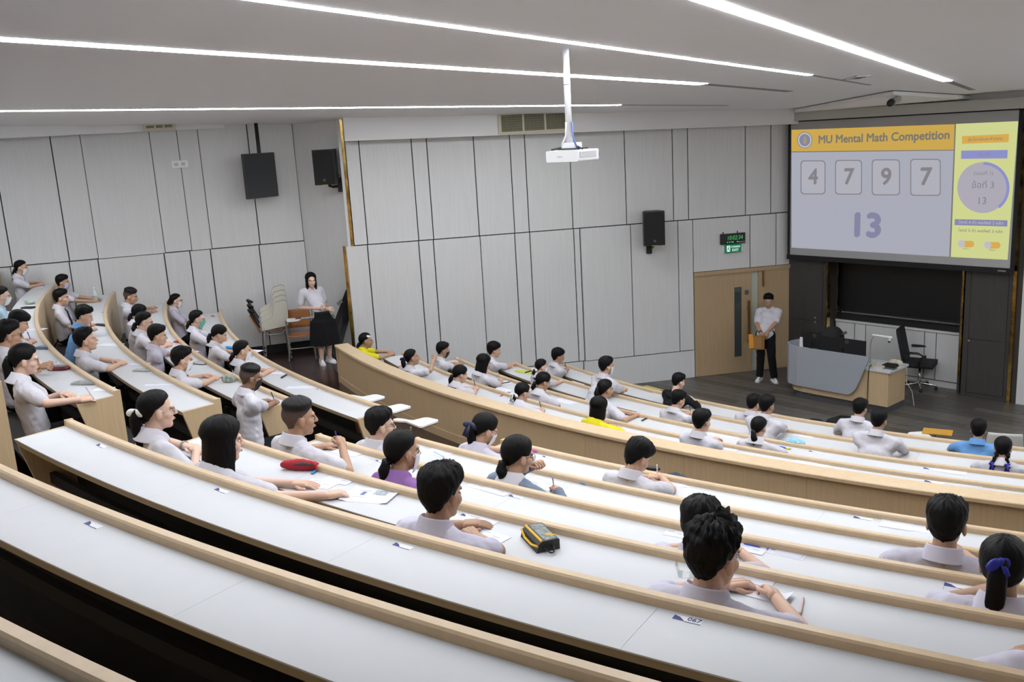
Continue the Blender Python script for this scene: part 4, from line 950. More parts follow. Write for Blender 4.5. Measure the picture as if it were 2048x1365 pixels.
def head_parts(root, Mh, hair, seed, near, thick, drop, mask, glasses, pony, ribbon, loc):
    hmb, fade = hair_mesh(hair, Mh, seed, near, thick, drop)
    ho = hmb.build('hair', m_fade if hair == 'buzz' else m_hair, parent=root, smooth=True, world=False)
    if hair == 'buzz':
        at = ho.data.attributes.new('fade', 'FLOAT', 'POINT')
        if len(fade) == len(ho.data.vertices): at.data.foreach_set('value', [x*.75 for x in fade])
    hs = Mh.to_scale().x
    for s in (-1, 1):
        MB().ell((s*.031, .071, .004), (.013, .008, .0065), Mh, 10, 6).build('eye', m_eyew, parent=root, smooth=True, world=False)
        MB().ell((s*.031, .0785, .004), (.0055, .002, .0055), Mh, 8, 5).build('iris', m_black, parent=root, smooth=True, world=False)
        MB().tube([Mh @ Vector((s*.014, .0865, .024)), Mh @ Vector((s*.032, .082, .028)), Mh @ Vector((s*.049, .068, .024))], [.003*hs, .0042*hs, .002*hs], 6).build('eyebrow', m_hair, parent=root, world=False)
    MB().ell((0, .0925, -.053), (.019, .006, .006), Mh, 10, 6).build('lips', m_lip, parent=root, smooth=True, world=False)
    if mask:
        mb = MB(); nu, nv = 20, 10; vs = []
        for i in range(nv+1):
            v_ = i/nv; zz = .002-.100*v_
            for j in range(nu+1):
                a = R(-82+164*j/nu); bul = math.sin(PI*min(1, v_*1.02+.0))
                rx = .063; ry = .047+.022*bul+.012*smooth01(.35, .0, v_)
                vs.append(Mh @ Vector((rx*math.sin(a), .040+ry*math.cos(a)-.022*v_, zz-.01*(1-math.cos(a)))))
        mb.add(vs, [(i*(nu+1)+j, i*(nu+1)+j+1, (i+1)*(nu+1)+j+1, (i+1)*(nu+1)+j) for i in range(nv) for j in range(nu)])
        mo = mb.build('face_mask', {'w': m_mask, 'k': m_maskk, 'g': m_maskg, 'v': m_maskv}[mask], parent=root, smooth=True, world=False)
        md = mo.modifiers.new('s', 'SOLIDIFY'); md.thickness = .003
        for s in (-1, 1):
            MB().tube([Mh @ Vector((s*.064, .046, -.02)), Mh @ Vector((s*.082, .005, .012)), Mh @ Vector((s*.083, -.022, .0))], .0018, 5).build('ear_loop', m_mask if mask != 'k' else m_maskk, parent=mo, world=False)
    if glasses:
        g = MB()
        for s in (-1, 1):
            g.tube([Mh @ Vector((s*.032+.021*math.cos(a), .095-.006*abs(math.cos(a)), .004+.018*math.sin(a))) for a in [2*PI*k/14 for k in range(15)]], .0019, 5)
            g.tube([Mh @ Vector((s*.053, .090, .010)), Mh @ Vector((s*.079, .02, .012)), Mh @ Vector((s*.083, -.015, .004))], .0018, 5)
        g.tube([Mh @ Vector((-.009, .099, .006)), Mh @ Vector((.009, .099, .006))], .0018, 5)
        go = g.build('glasses', m_black if glasses == 'k' else m_steel, parent=root, world=False); go['kind'] = 'stuff'
    if pony:
        kind, L = pony
        starts = {'tail': [(0, -.105, .02)], 'low': [(0, -.098, -.035)], 'braids': [(-.052, -.085, -.04), (.052, -.085, -.04)], 'high': [(0, -.095, .065)]}[kind]
        Rm = Mh.to_3x3()
        for k, st in enumerate(starts):
            p = Mh @ Vector(st); bk = (Rm @ Vector((0, -1, 0))); bk.z = 0; bk.normalize()
            sx = (Rm @ Vector((1, 0, 0)))*(st[0]*.35)
            wv = .008*(seed % 3-1)
            pts = [p-bk*.022, p+bk*.010+Vector((0, 0, .0)), p+bk*.026+sx*.3+Vector((wv, 0, -.05)), p+bk*.024+sx+Vector((wv*2, 0, -L*.5)), p+bk*.018+sx+Vector((wv, 0, -L*.8)), p+bk*.014+sx+Vector((0, 0, -L))]
            rr = [.022, .024, .036, .036, .026, .008] if kind != 'braids' else [.016, .018, .021, .019, .017, .008]
            if kind == 'braids':
                pm_ = MB()
                for q in range(9):
                    t = q/8*(len(pts)-1); i0 = min(int(t), len(pts)-2); c = pts[i0].lerp(pts[i0+1], t-i0); pm_.ell(c+Vector((.004*(-1)**q, 0, 0)), (.019, .017, .022), None, 8, 6)
            else:
                dense = []; rd = []
                for i0 in range(len(pts)-1):
                    for q in range(4):
                        t = q/4; dense.append(pts[i0].lerp(pts[i0+1], t)); rd.append(hs*(rr[i0]*(1-t)+rr[i0+1]*t))
                dense.append(pts[-1]); rd.append(rr[-1]); pm_ = MB().tube(dense, rd, 14, flat=.95)
                pm_.v = [tuple(Vector(v)+Vector((1, 1, 0))*.005*noise.noise(Vector((v[0]*55, v[1]*55, v[2]*9+seed)))) for v in pm_.v]
            pm_.build('braid' if kind == 'braids' else 'ponytail', m_hair, parent=root, smooth=True, world=False)
            if ribbon: bow(Mh if kind != 'braids' else Matrix.Translation(pts[3]) @ Mh.to_3x3().to_4x4(), Vector(st)+Vector((0, -.022, .004)) if kind != 'braids' else (0, -.024, 0), .068 if kind != 'braids' else .045, m_bow[ribbon], root, .10 if ribbon != 'blue' or kind == 'braids' else .05)
            else: MB().lathe([(.014, -.008), (.026, -.006), (.026, .006), (.014, .008)], mtx=Matrix.Translation(p+bk*.018) @ bk.to_track_quat('Z', 'Y').to_matrix().to_4x4()).build('hair_tie', m_black, parent=root, world=False, smooth=True)
def finalize_people():
    dg = None
    for o, vx, sm, fa in TASK:
        m = o.modifiers.new('r', 'REMESH'); m.mode = 'VOXEL'; m.voxel_size = vx; m.use_smooth_shade = True
        s = o.modifiers.new('s', 'SMOOTH'); s.factor = .5; s.iterations = sm
    bpy.context.view_layer.update(); dg = bpy.context.evaluated_depsgraph_get()
    done = []
    for o, vx, sm, fa in TASK: done.append((o, bpy.data.meshes.new_from_object(o.evaluated_get(dg)), fa))
    for o, me, fa in done:
        old = o.data; o.modifiers.clear(); me.name = o.name; o.data = me
        if not me.materials: me.materials.append(old.materials[0])
        bpy.data.meshes.remove(old)
        if fa:
            n = len(me.vertices); co = np.empty(n*3); no = np.empty(n*3); me.vertices.foreach_get('co', co); me.vertex_normals.foreach_get('vector', no)
            co = co.reshape(-1, 3); no = no.reshape(-1, 3); ph = (hash(o.name) % 97)
            out = np.empty(n)
            for i in range(n):
                c = co[i]; out[i] = noise.noise(Vector((c[0]*16+ph, c[1]*16+c[2]*6, c[2]*9)))+.55*noise.noise(Vector((c[0]*34+ph, c[1]*30+c[2]*16, c[2]*15)))
            co += no*(out*fa)[:, None]; me.vertices.foreach_set('co', co.ravel()); me.update()
        me.polygons.foreach_set('use_smooth', [True]*len(me.polygons))
    for root, hm in HANDS:
        bm = bmesh.new(); bm.from_mesh(root.data); hme = hm.mesh('h'); bm2 = bmesh.new(); bm2.from_mesh(hme); bmesh.ops.recalc_face_normals(bm2, faces=bm2.faces); bm2.to_mesh(hme); bm2.free()
        bm.from_mesh(hme); bm.to_mesh(root.data); bm.free(); bpy.data.meshes.remove(hme)
        root.data.polygons.foreach_set('use_smooth', [True]*len(root.data.polygons))
        if '_h' in root: del root['_h']

# ------------------------------------------------------------------ hanging and wall-mounted equipment
# projector on a ceiling pole
pt = on_ceil(1131, 98); dep = (pt-CAM).dot(fwd)
zb_ = depth_pt(1140.5, 326, dep-.22).z
Mc_, Lc, Rc = depth_pt(1140.5, 326, dep-.22), on_z(1081, 327, zb_), on_z(1192, 319, zb_)
pj = empty('projector', (pt.x, pt.y, zb_), 0, 'white projector hanging from the ceiling on a white pole', 'projector')
v1 = (Lc-Mc_); v1.z = 0; v2 = (Rc-Mc_); v2.z = 0
ux = -v1.normalized(); 
W1 = .30; 
ang = math.atan2(pt.y-1.0, 0)  # body squared to the pole
a = R(-40); ux = Vector((math.cos(a), math.sin(a), 0)); uy = Vector((-ux.y, ux.x, 0))
hx_ = .163; hy_ = .150
pm_ = Matrix((ux, uy, Vector((0, 0, 1)))).transposed().to_4x4(); pm_.translation = Vector((pt.x+.02, pt.y, zb_))
hh = .092
MB().rbox(-hx_, hx_, -hy_, hy_, 0, hh, .012, pm_).build('casing', m_white, parent=pj)
vg = MB(); 
MB().box(hx_-.01, hx_+.002, -hy_+.02, hy_-.04, .028, hh-.014, pm_).build('side_vent', mat('vent_grey', (.45, .46, .48), .6), parent=pj)
for i in range(5):
    z = .036+i*.0095; MB().box(hx_, hx_+.006, -hy_+.025, hy_-.045, z, z+.004, pm_).build('vent_slat', m_white, parent=pj)
text('EPSON', .017, m_ink, pm_ @ Matrix.Translation((-.02, -hy_-.002, hh*.45)) @ Matrix.Rotation(R(90), 4, 'X'), pj, 'maker_letters')
MB().lathe([(.045, 0), (.05, .02), (.05, .03)], mtx=pm_ @ Matrix.Translation((.10, hy_, .045)) @ Matrix.Rotation(R(-90), 4, 'X')).build('lens', m_black, parent=pj, smooth=True)
MB().box(-.10, .10, -.07, .09, hh, hh+.012, pm_ @ Matrix.Translation((0, .0, .004))).build('mount_plate', m_black, parent=pj)
MB().box(-.065, .065, -.05, .05, hh+.012, hh+.06, pm_).build('mount_bracket', m_white, parent=pj)
for sx in (-1, 1): MB().tube([pm_ @ Vector((sx*.16, -.08, hh+.008)), pm_ @ Vector((sx*.05, .0, hh+.03))], .007).build('mount_arm', m_black, parent=pj)
MB().tube([(pt.x, pt.y, zb_+hh+.05), (pt.x, pt.y, pt.z+.02)], .027, 14).build('pole', m_white, parent=pj, smooth=True)
MB().lathe([(.03, -.004), (.03, .004)], (pt.x, pt.y, zb_+.62), 14).build('pole_joint', m_steel, parent=pj)
for k, (dx, c) in enumerate(((-.045, m_white), (.05, mat('cable_blue', (.1, .15, .35), .5)))):
    MB().tube([pm_ @ Vector((dx*1.8, -.03, hh)), pm_ @ Vector((dx*1.4, -.05, hh+.05)), pm_ @ Vector((dx*.7, -.035, hh+.12)), (pt.x+dx*.5, pt.y-.02, zb_+.32)], .008, 6).build('cable', c, parent=pj, smooth=True)

# television on a ceiling pole, seen edge-on towards the left block
tp = on_ceil(523, 247); tv = empty('television', (tp.x, tp.y, tp.z-1), 0, 'dark grey flat television hanging from the ceiling on a black pole, left side', 'television')
dt = (tp-CAM).dot(fwd)
q0, q1, q2, q3 = [depth_pt(x, y, d) for x, y, d in ((483, 308, dt-.30), (545, 305, dt+.25), (561, 396, dt+.25), (498, 396, dt-.30))]
zt_, zb2 = (q0.z+q1.z)/2, (q2.z+q3.z)/2; lm, rm = (q0+q3)/2, (q1+q2)/2
dv = (rm-lm); dv.z = 0; Wt = dv.length; dv.normalize(); nv = Vector((dv.y, -dv.x, 0))
mt = Matrix((dv, nv, Vector((0, 0, 1)))).transposed().to_4x4(); mt.translation = Vector((lm.x, lm.y, zb2))
mt = mt @ Matrix.Rotation(0, 4, 'X')
MB().rbox(0, Wt, -.05, 0, 0, zt_-zb2, .012, mt).build('casing', mat('tv_grey', (.045, .047, .05), .45), parent=tv)
MB().box(.012, Wt-.012, 0, .003, .012, zt_-zb2-.012, mt).build('display', mat('tv_display', (.05, .053, .056), .25), parent=tv)
MB().box(Wt*.55, Wt*.9, -.12, -.05, .05, .30, mt).build('rear_box', m_black, parent=tv)
MB().tube([mt @ Vector((Wt+.0, -.06, .25)), mt @ Vector((Wt+.05, -.06, .22)), mt @ Vector((Wt+.05, -.06, .15)), mt @ Vector((Wt+.0, -.06, .12))], .006).build('cable', m_black, parent=tv)
pc_ = mt @ Vector((Wt*.62, -.08, 0))
MB().tube([(pc_.x, pc_.y, zb2+.25), (pc_.x, pc_.y, ceil_z(pc_.x, pc_.y)+.02)], .032, 10).build('pole', m_black, parent=tv, smooth=True)
MB().box(Wt*.4, Wt*.85, -.09, -.05, .1, .35, mt).build('bracket', m_black, parent=tv)

# loudspeakers
def speaker(c, fd, wd, ht, dp, wall_pt, label):
    t = empty('loudspeaker', c, 0, label, 'loudspeaker'); fd = fd.normalized(); x = Vector((-fd.y, fd.x, 0))
    m = Matrix((x, fd, Vector((0, 0, 1)))).transposed().to_4x4(); m.translation = c
    b = MB(); pr = [(-wd/2, 0), (wd/2, 0), (wd/2, -dp*.45), (wd*.30, -dp), (-wd*.30, -dp), (-wd/2, -dp*.45)]
    b.prism([Vector((x_, y_, -ht/2)) for x_, y_ in pr], Vector((0, 0, ht)), m).build('cabinet', m_black, parent=t)
    MB().rbox(-wd/2+.012, wd/2-.012, 0, .014, -ht/2+.015, ht/2-.015, .05, m).build('grille', m_blackm, parent=t)
    MB().lathe([(.022, .006), (.022, 0)], mtx=m @ Matrix.Translation((0, .014, -ht*.36)) @ Matrix.Rotation(R(-90), 4, 'X')).build('badge', m_grey, parent=t)
    MB().box(-.05, .05, .0, .004, -ht/2-.006, -ht/2+.006, m).build('yellow_tag', mat('tag_yellow', (.6, .5, .05), .5), parent=t)
    MB().tube([m @ Vector((0, -dp*.5, -ht/2-.02)), m @ Vector((0, -dp*.9, -ht/2-.05)), Vector(wall_pt)], .022, 8).build('wall_bracket', m_black, parent=t)
    w_ = Vector(wall_pt); MB().box(w_.x-.05, w_.x+.05, w_.y-.03, w_.y+.03, w_.z-.10, w_.z+.14).build('bracket_plate', m_black, parent=t)
    MB().tube([m @ Vector((wd*.2, -dp, -.1)), m @ Vector((wd*.3, -dp-.06, -.16)), w_+Vector((0, 0, .1))], .006).build('cable', m_black, parent=t)
d0 = (WR.at(u_end, 0, 3)-CAM).dot(fwd)
c1 = depth_pt(647, 335, d0-.35); speaker(c1, Vector((-.25, -1, 0)), .37, .58, .32, depth_pt(682, 372, d0-.02), 'black loudspeaker on a wall bracket at the corner, beside the television')
u, z = WR.px(1310, 458, .45); speaker(WR.at(u, .42, z), WR.n+WR.u*-.18, .37, .60, .30, WR.at(u+.02, .05, z-.38), 'black loudspeaker on the side wall to the left of the digital clock')

# digital clock and exit sign
(ua, za), (ub, zb3) = WR.px(1441.5, 467.5, .07), WR.px(1490.5, 487.5, .07)
ck = empty('digital_clock', WR.at((ua+ub)/2, .05, (za+zb3)/2), 0, 'black digital wall clock with green digits over the door', 'clock')
zm = (za+zb3)/2; WR.box(MB(), ua, ub, .03, .075, zm-.095, zm+.095).build('casing', m_black, parent=ck)
e_gr = mat('led_green', (0, 0, 0), 1, emit=(.12, .9, .25), estr=1.0)
fm = frame(WR.at((ua+ub)/2+.03, .078, zm+.015), WR.u, Vector((0, 0, 1)))
text('10:02:34', .108, e_gr, fm, ck, 'led_digits', sx=.84, shear=.15, bold=-.0025)
for k, (dx, wd) in enumerate(((-.145, .02), (-.10, .02), (-.045, .045), (.055, .03))): MB().box(-wd/2, wd/2, -.006, .006, 0, .002, fm @ Matrix.Translation((dx, -.075, 0))).build('led_mark', e_gr, parent=ck)
MB().box(.08, .2, -.006, .006, 0, .001, fm @ Matrix.Translation((0, -.082, 0))).build('maker_strip', m_ink, parent=ck)
for k in (.06, .34): WR.box(MB(), ua+k-.006, ua+k+.006, .03, .05, zm+.09, zm+.13).build('hanger', m_black, parent=ck)
(ua, za), (ub, zb3) = WR.px(1450.5, 489, .09), WR.px(1482.5, 505, .09); zm = (za+zb3)/2
ex = empty('exit_sign', WR.at((ua+ub)/2, .05, zm), 0, 'small lit green exit sign under the digital clock', 'sign')
WR.box(MB(), ua-.04, ub+.05, .03, .05, zm-.085, zm+.05).build('back_plate', m_wallb, parent=ex)
WR.box(MB(), ua, ub, .05, .09, zm-.075, zm+.075).build('casing', mat('exit_green', (.0, .12, .06), .4, emit=(.0, .13, .06), estr=.6), parent=ex)
e_ex = mat('exit_white', (0, 0, 0), 1, emit=(.72, .95, .85), estr=1.0)
fm = frame(WR.at((ua+ub)/2, .0915, zm), WR.u, Vector((0, 0, 1)))
text('EXIT', .062, e_ex, fm @ Matrix.Translation((.04, -.033, 0)), ex, 'exit_letters', bold=.001, sx=1.0)
text('ทางออก', .055, e_ex, fm @ Matrix.Translation((.045, .030, 0)), ex, 'thai_letters', bold=.001)
b = MB(); b.box(-.125, -.062, -.055, .055, 0, .001, fm).build('door_pictogram', e_ex, parent=ex)
b = MB(); m2 = fm @ Matrix.Translation((-.093, 0, .0012)); 
b.ell((.008, .034, 0), (.009, .009, .0005), m2, 10, 4); b.box(-.006, .008, -.01, .022, 0, .0006, m2 @ Matrix.Rotation(R(-15), 4, 'Z')); b.box(-.004, .004, -.04, 0, 0, .0006, m2 @ Matrix.Translation((.006, -.008, 0)) @ Matrix.Rotation(R(28), 4, 'Z')); b.box(-.004, .004, -.04, 0, 0, .0006, m2 @ Matrix.Translation((-.002, -.008, 0)) @ Matrix.Rotation(R(-40), 4, 'Z')); b.box(-.003, .003, -.03, 0, 0, .0006, m2 @ Matrix.Translation((0, .018, 0)) @ Matrix.Rotation(R(-60), 4, 'Z'))
o = b.build('running_figure', mat('exit_green2', (0, .09, .05), .5), parent=ex); o['kind'] = 'stuff'

# security camera under the gable soffit, and the small open hatch in the ceiling
p0 = on_ceil(1797, 194, -.07); dcc = (p0-CAM).dot(fwd); p1 = depth_pt(1780, 207, dcc-.18)
cc = empty('security_camera', p0, 0, 'grey bullet security camera above the projection screen', 'camera')
d = (p1-p0).normalized(); MB().cap(p0+d*.02+Vector((0, 0, -.03)), p0+d*(p1-p0).length*.8, .052, .05, 14).build('body', mat('cam_grey', (.40, .40, .39), .4), parent=cc, smooth=True)
MB().cap(p0+d*(p1-p0).length*.8, p1, .053, .05, 14).build('lens_hood', m_black, parent=cc, smooth=True)
MB().tube([p0+Vector((0, 0, .05)), p0+Vector((0, 0, -.03))], .035, 12).build('mount', mat('cam_grey', (.4, .4, .39)), parent=cc)
h0 = on_ceil(1715, 154.5); ht_ = empty('ceiling_hatch', h0, 0, 'small open square hatch in the ceiling showing dark parts inside', 'hatch')
dh = (on_ceil(1732, 154.5)-on_ceil(1698, 154.5)); wd = dh.length*.40; dl = min(.30, (on_ceil(1715, 160)-on_ceil(1715, 150)).length*.3)
hm_ = frame(h0+Vector((0, 0, -.004)), Vector((1, 0, 0)), Vector((0, 1, -.04)))
MB().box(-wd*.75, wd*.75, -dl*.8, dl*.8, -.003, .004, hm_).build('opening', m_groove, parent=ht_)
for a_, b_, c2, d2 in ((-wd, -wd*.75, -dl, dl), (wd*.75, wd, -dl, dl), (-wd, wd, -dl, -dl*.8), (-wd, wd, dl*.8, dl)): MB().box(a_, b_, c2, d2, -.008, .004, hm_).build('frame_side', m_wallb, parent=ht_)
for k in range(4): MB().box(-wd*.6+k*wd*.3, -wd*.5+k*wd*.3, -dl*.6, dl*.5, -.007, -.002, hm_ @ Matrix.Rotation(.2*k, 4, 'Z')).build('inner_part', m_steel, parent=ht_)

# ------------------------------------------------------------------ tablet chairs
def tablet_shape(m, z, th=.02):                                   # writing tablet: wide front, narrow arm
    pts = [(-.14, -.05), (.13, -.10), (.155, -.08), (.16, .14), (.13, .17), (-.02, .17), (-.06, .14), (-.085, .02), (-.12, .0), (-.24, -.01), (-.30, -.03), (-.31, -.07), (-.28, -.10), (-.2, -.08)]
    return MB().prism([Vector((x, y, z)) for x, y in pts], Vector((0, 0, th)), m)
def tablet_chair(loc, rz, label, seat_m, back_m, tab_m, tab=True, stack=None, seat=True, hi=.66, tabside=1, group=None, tab_at=None, bh=.32):
    t = empty('tablet_chair', loc, rz, label, 'chair', group)
    k = dict(parent=t, world=False)
    for sx in (-1, 1):
        for y0, y1 in ((.20, .24), (-.16, -.24)):
            MB().tube([(sx*.19, y0, .42), (sx*.23, y1, .01)], .012, 8).build('leg', m_steel, **k)
        MB().tube([(sx*.19, .20, .42), (sx*.19, -.2, .42), (sx*.19, -.24, .62), (sx*.18, -.25, .68)], .011, 8).build('frame_side', m_steel, **k)
    MB().tube([(-.21, .22, .22), (.21, .22, .22)], .009, 6).build('stretcher', m_steel, **k)
    b = MB(); n = 8; vs = []
    for i in range(n+1):
        u = i/n; y = .22-.42*u; z = .445-.018*math.sin(PI*u)
        for x in (-.21, -.1, 0, .1, .21): vs.append((x, y, z-.014*(1-(x/.21)**2)))
    fs = [(i*5+j, i*5+j+1, i*5+j+6, i*5+j+5) for i in range(n) for j in range(4)]
    o = b.add(vs, fs).build('seat', seat_m, smooth=True, **k); o.modifiers.new('s', 'SOLIDIFY').thickness = .012
    b = MB(); vs = []
    for i in range(n+1):
        u = i/n; z = .50+bh*u
        for x in (-.21, -.1, 0, .1, .21): vs.append((x*(1-.12*u*u), -.235-.05*u-.02*(1-(x/.21)**2), z))
    o = b.add(vs, fs).build('backrest', back_m, smooth=True, **k); o.modifiers.new('s', 'SOLIDIFY').thickness = .012
    if tab:
        mt_ = Matrix.Translation((.17*tabside, .22, 0)) @ Matrix.Rotation(R(90), 4, 'Z') if tab_at is None else tab_at
        tablet_shape(mt_, hi).build('writing_tablet', tab_m, **k)
        tablet_shape(mt_, hi-.006, .008).build('tablet_edge', m_black, **k)
        MB().tube([(.20*tabside, .14, .42), (.22*tabside, .16, hi-.01)], .012, 8).build('tablet_post', m_steel, **k)
    return t
# three beside the frontmost upper desk, in the cross aisle
for (x, y), yw, lab in (((733, 798), -38, 'tablet chair in the cross aisle, only the back tip of its white tablet showing'), ((783, 818), -38, 'tablet chair in the cross aisle, middle one of three white tablets'), ((836, 846), -38, 'tablet chair in the cross aisle, its whole white tablet in view')):
    p = on_z(x, y, 1.05+.68); m = tang(p, 0)
    e_ = Vector((p.x-CX, p.y-CY, 0)).normalized(); f_ = -e_
    rz = math.atan2(f_.y, f_.x)-PI/2+R(-5)
    q = Matrix.Rotation(rz, 3, 'Z') @ Vector((.20, .26, 0))
    tablet_chair((p.x-q.x, p.y-q.y, 1.05), rz, lab, m_orange, m_orange, m_white, hi=.67, tab_at=Matrix.Translation((.20, .26, 0)) @ Matrix.Rotation(R(12), 4, 'Z'), bh=.26)
# stacked chairs against the left wall: frames nested, tablets turned up
base = on_z(556, 717, 1.05); base.z = 1.05
wn = WL.n
rzs = math.atan2(WL.n.y, WL.n.x)-PI/2
for i, lab in enumerate(('tablet chair at the bottom of the stack by the left wall, orange back', 'second tablet chair from the bottom of the stack by the left wall', 'third tablet chair from the bottom of the stack by the left wall', 'tablet chair on top of the stack by the left wall')):
    z0 = 1.05+i*.085
    t = empty('tablet_chair', (base.x, base.y, z0), rzs, lab, 'chair', 'stacked tablet chairs')
    k = dict(parent=t, world=False)
    bk_m = m_orange if i == 0 else m_black
    hL = .55
    for sx in (-1, 1):
        for y0, y1 in ((.16, .26), (-.12, -.22)):
            MB().tube([(sx*.17, y0, hL-.02), (sx*.215, y1, .012 if i == 0 else .0)], .0115, 8).build('leg', m_steel, **k)
        MB().lathe([(.016, 0), (.016, .03)], (sx*.215, .26, .0 if i else .0)).build('foot', m_black, **k)
    MB().tube([(-.17, .16, hL-.03), (-.10, .17, hL-.09), (.10, .17, hL-.09), (.17, .16, hL-.03)], .011, 8).build('front_bow', m_steel, smooth=True, **k)
    MB().box(-.19, .19, -.18, .16, hL-.03, hL-.015).build('seat', m_orange if i == 0 else m_black, **k)
    b = MB(); vs = []; n = 6
    for q in range(n+1):
        u = q/n; vs += [(.24+.13*u, -.14, hL-.04+.30*u), (.24+.15*u, .10, hL-.04+.30*u)]
    o = b.add(vs, [(2*q, 2*q+1, 2*q+3, 2*q+2) for q in range(n)]).build('backrest', bk_m, smooth=True, **k); o.modifiers.new('s', 'SOLIDIFY').thickness = .02
    if i: MB().cap((.33, .10, hL+.25), (.40, .12, hL+.29), .022, .026).build('back_grip', m_black, smooth=True, **k)
    # tablet hinged up into a vertical plane: S shaped outline
    pts = [(.22, .0), (-.22, .05), (-.24, .28), (-.235, .47), (-.18, .50), (-.05, .47), (-.02, .43), (.02, .25), (.06, .20), (.20, .15), (.225, .12)]
    MB().prism([Vector((x, .19-.022*i, hL+.0+z)) for x, z in pts], Vector((0, .018, 0))).build('writing_tablet', m_beige, **k)
    MB().prism([Vector((x*1.012, .187-.022*i, hL-.003+z*1.015)) for x, z in pts], Vector((0, .006, 0))).build('tablet_edge', m_black, **k)
# single orange chair with a lowered tablet
pc2 = on_z(606, 716, 1.05)
tablet_chair((pc2.x, pc2.y, 1.05), rzs-R(6), 'single orange tablet chair between the stack and the standing girl', m_orange, m_orange, m_wallb, hi=.72, tab_at=Matrix.Translation((.04, .22, 0)) @ Matrix.Rotation(R(0), 4, 'Z'))
pe_ = Matrix.Translation(Vector((pc2.x, pc2.y, 1.05))) @ Matrix.Rotation(rzs-R(6), 4, 'Z')
o = MB().cap(pe_ @ Vector((-.02, .24, .745)), pe_ @ Vector((.03, .25, .745)), .026, .024).build('computer_mouse', mat('brown_leather', (.10, .045, .03), .5), smooth=True, origin=pe_ @ Vector((0, .24, .72))); tag(o, 'small dark brown pouch on the tablet of the single orange chair', 'pouch')
# two chairs at the stage edge, right
p = on_z(1875, 866, .70); tablet_chair((p.x-.1, p.y-.25, 0), R(200), 'tablet chair at the stage edge with a yellow envelope on its tablet', m_black, m_black, m_white, hi=.68, bh=.12, tab_at=Matrix.Translation((.12, -.22, 0)) @ Matrix.Rotation(R(160), 4, 'Z'))
o = MB().box(-.17, .17, -.11, .11, 0, .012, Matrix.Translation(p+Vector((0, 0, .004))) @ Matrix.Rotation(R(-30), 4, 'Z')).build('envelope', mat('manila', (.50, .26, .03), .6), origin=p); tag(o, 'yellow brown envelope lying on a white tablet at the stage edge', 'envelope')
p = on_z(2010, 893, .66); tc_ = tablet_chair((p.x+.11, p.y+.26, 0), R(-24), 'chair with a pale backrest at the stage edge beyond the girl with braids', m_wallb, mat('pale_grey_plastic', (.55, .56, .53), .5), m_white, tab=False)

# black slanted stand leaning in the corner behind the standing girl
pa_ = on_z(672, 724, 1.05); dirw = dv0 = (pe-pc).normalized()
st = empty('slanted_stand', pa_, 0, 'tall black slanted board with grey clips leaning in the wall corner', 'board stand')
A0, A1, A2, A3 = [depth_pt(x, y, (pa_-CAM).dot(fwd)+d) for x, y, d in ((652, 690, .0), (693, 578, .45), (698, 640, .45), (676, 724, .0))]
nrm = (A1-A0).cross(A3-A0).normalized()*.05
MB().prism([A0, A1, A2, A3], nrm).build('board', m_blackm, parent=st)
for x, y in ((663, 634), (680, 605)):
    c = depth_pt(x, y, (pa_-CAM).dot(fwd)+.18+.2*(y < 620)); MB().rbox(-.05, .05, -.05, .03, -.03, .03, .01, Matrix.Translation(c) @ Matrix.Rotation(R(-35), 4, 'Y')).build('clip', m_steel, parent=st)
MB().tube([A0, Vector((A0.x+.05, A0.y, 1.06))], .02).build('leg', m_black, parent=st); MB().tube([A3, Vector((A3.x, A3.y, 1.06))], .02).build('leg', m_black, parent=st)

pb, pk, po_, pp_ = mat('pen_blue', (.02, .03, .35), .4), m_black, mat('pen_orange', (.85, .25, .03), .4), mat('pen_clear', (.5, .5, .55), .3)
P = person
# middle block, nearest first
P('p30', 'boy with thick spiky black hair, seen from behind, nearest and largest head', 'D', (1428, 1118), 1.06, 1.12, 6, 16, 6, hair='spiky', skin='mid', shirt='lilac', near=True, hands=(None, None), thick=1.1)
P('p25', 'boy with short black hair holding his hands together beside two slips', 'D', (884, 992), 1.05, 1.10, 2, 2, 6, hair='short', skin='tan', shirt='lilac', near=True, hands=((925, 1050), (948, 1072)), pose=('flat', 'relax'), thick=1.3)
P('p21', 'girl with long smooth black bob stretching both arms over an open booklet', 'D', (446, 885), 1.04, 1.14, 4, 10, 6, hair='bob', skin='light', shirt='white', sex='f', near=True, hands=((592, 968), (652, 992)), pose=('flat', 'relax'), drop=.20)
P('p20', 'girl with white bow, ponytail and round glasses in the middle block', 'D', (315, 824), 1.06, 1.10, 8, 8, 2, hair='tied', skin='light', shirt='white', sex='f', near=True, hands=((372, 893), (392, 905)), pony=('tail', .26), ribbon='white', glasses='s', watch=0)
P('p36', 'person at the right edge of the picture of whom only a bare arm shows', 'D', (2190, 1235), 1.06, 1.1, 0, 0, 8, hair='short', skin='tan', shirt='lilac', near=True, hands=((2036, 1310), (2130, 1290)))
P('p22', 'boy with shaved sides holding a blue pen upright, elbow on the desk', 'E', (599, 838), 1.12, 1.14, 6, 14, 4, hair='buzz', skin='tan', shirt='white', near=True, hands=((648, 893), (684, 893, .90)), pose=('relax', 'pen'), pen=(1, pb, 'blue pen held upright by the boy with shaved sides'))
P('p24', 'girl in a purple shirt with a low black ponytail and white mask', 'E', (806, 906), 1.07, 1.10, 4, 12, 4, hair='tied', skin='tan', shirt='purple', sex='f', near=True, mask='w', pony=('low', .20), hands=(None, (868, 985)))
P('p31', 'person almost hidden behind the spiky haired boy, only black hair showing', 'E', (1400, 1052), 1.02, 1.05, 0, 0, 14, hair='short', skin='mid', shirt='lilac', near=True, thick=1.1)
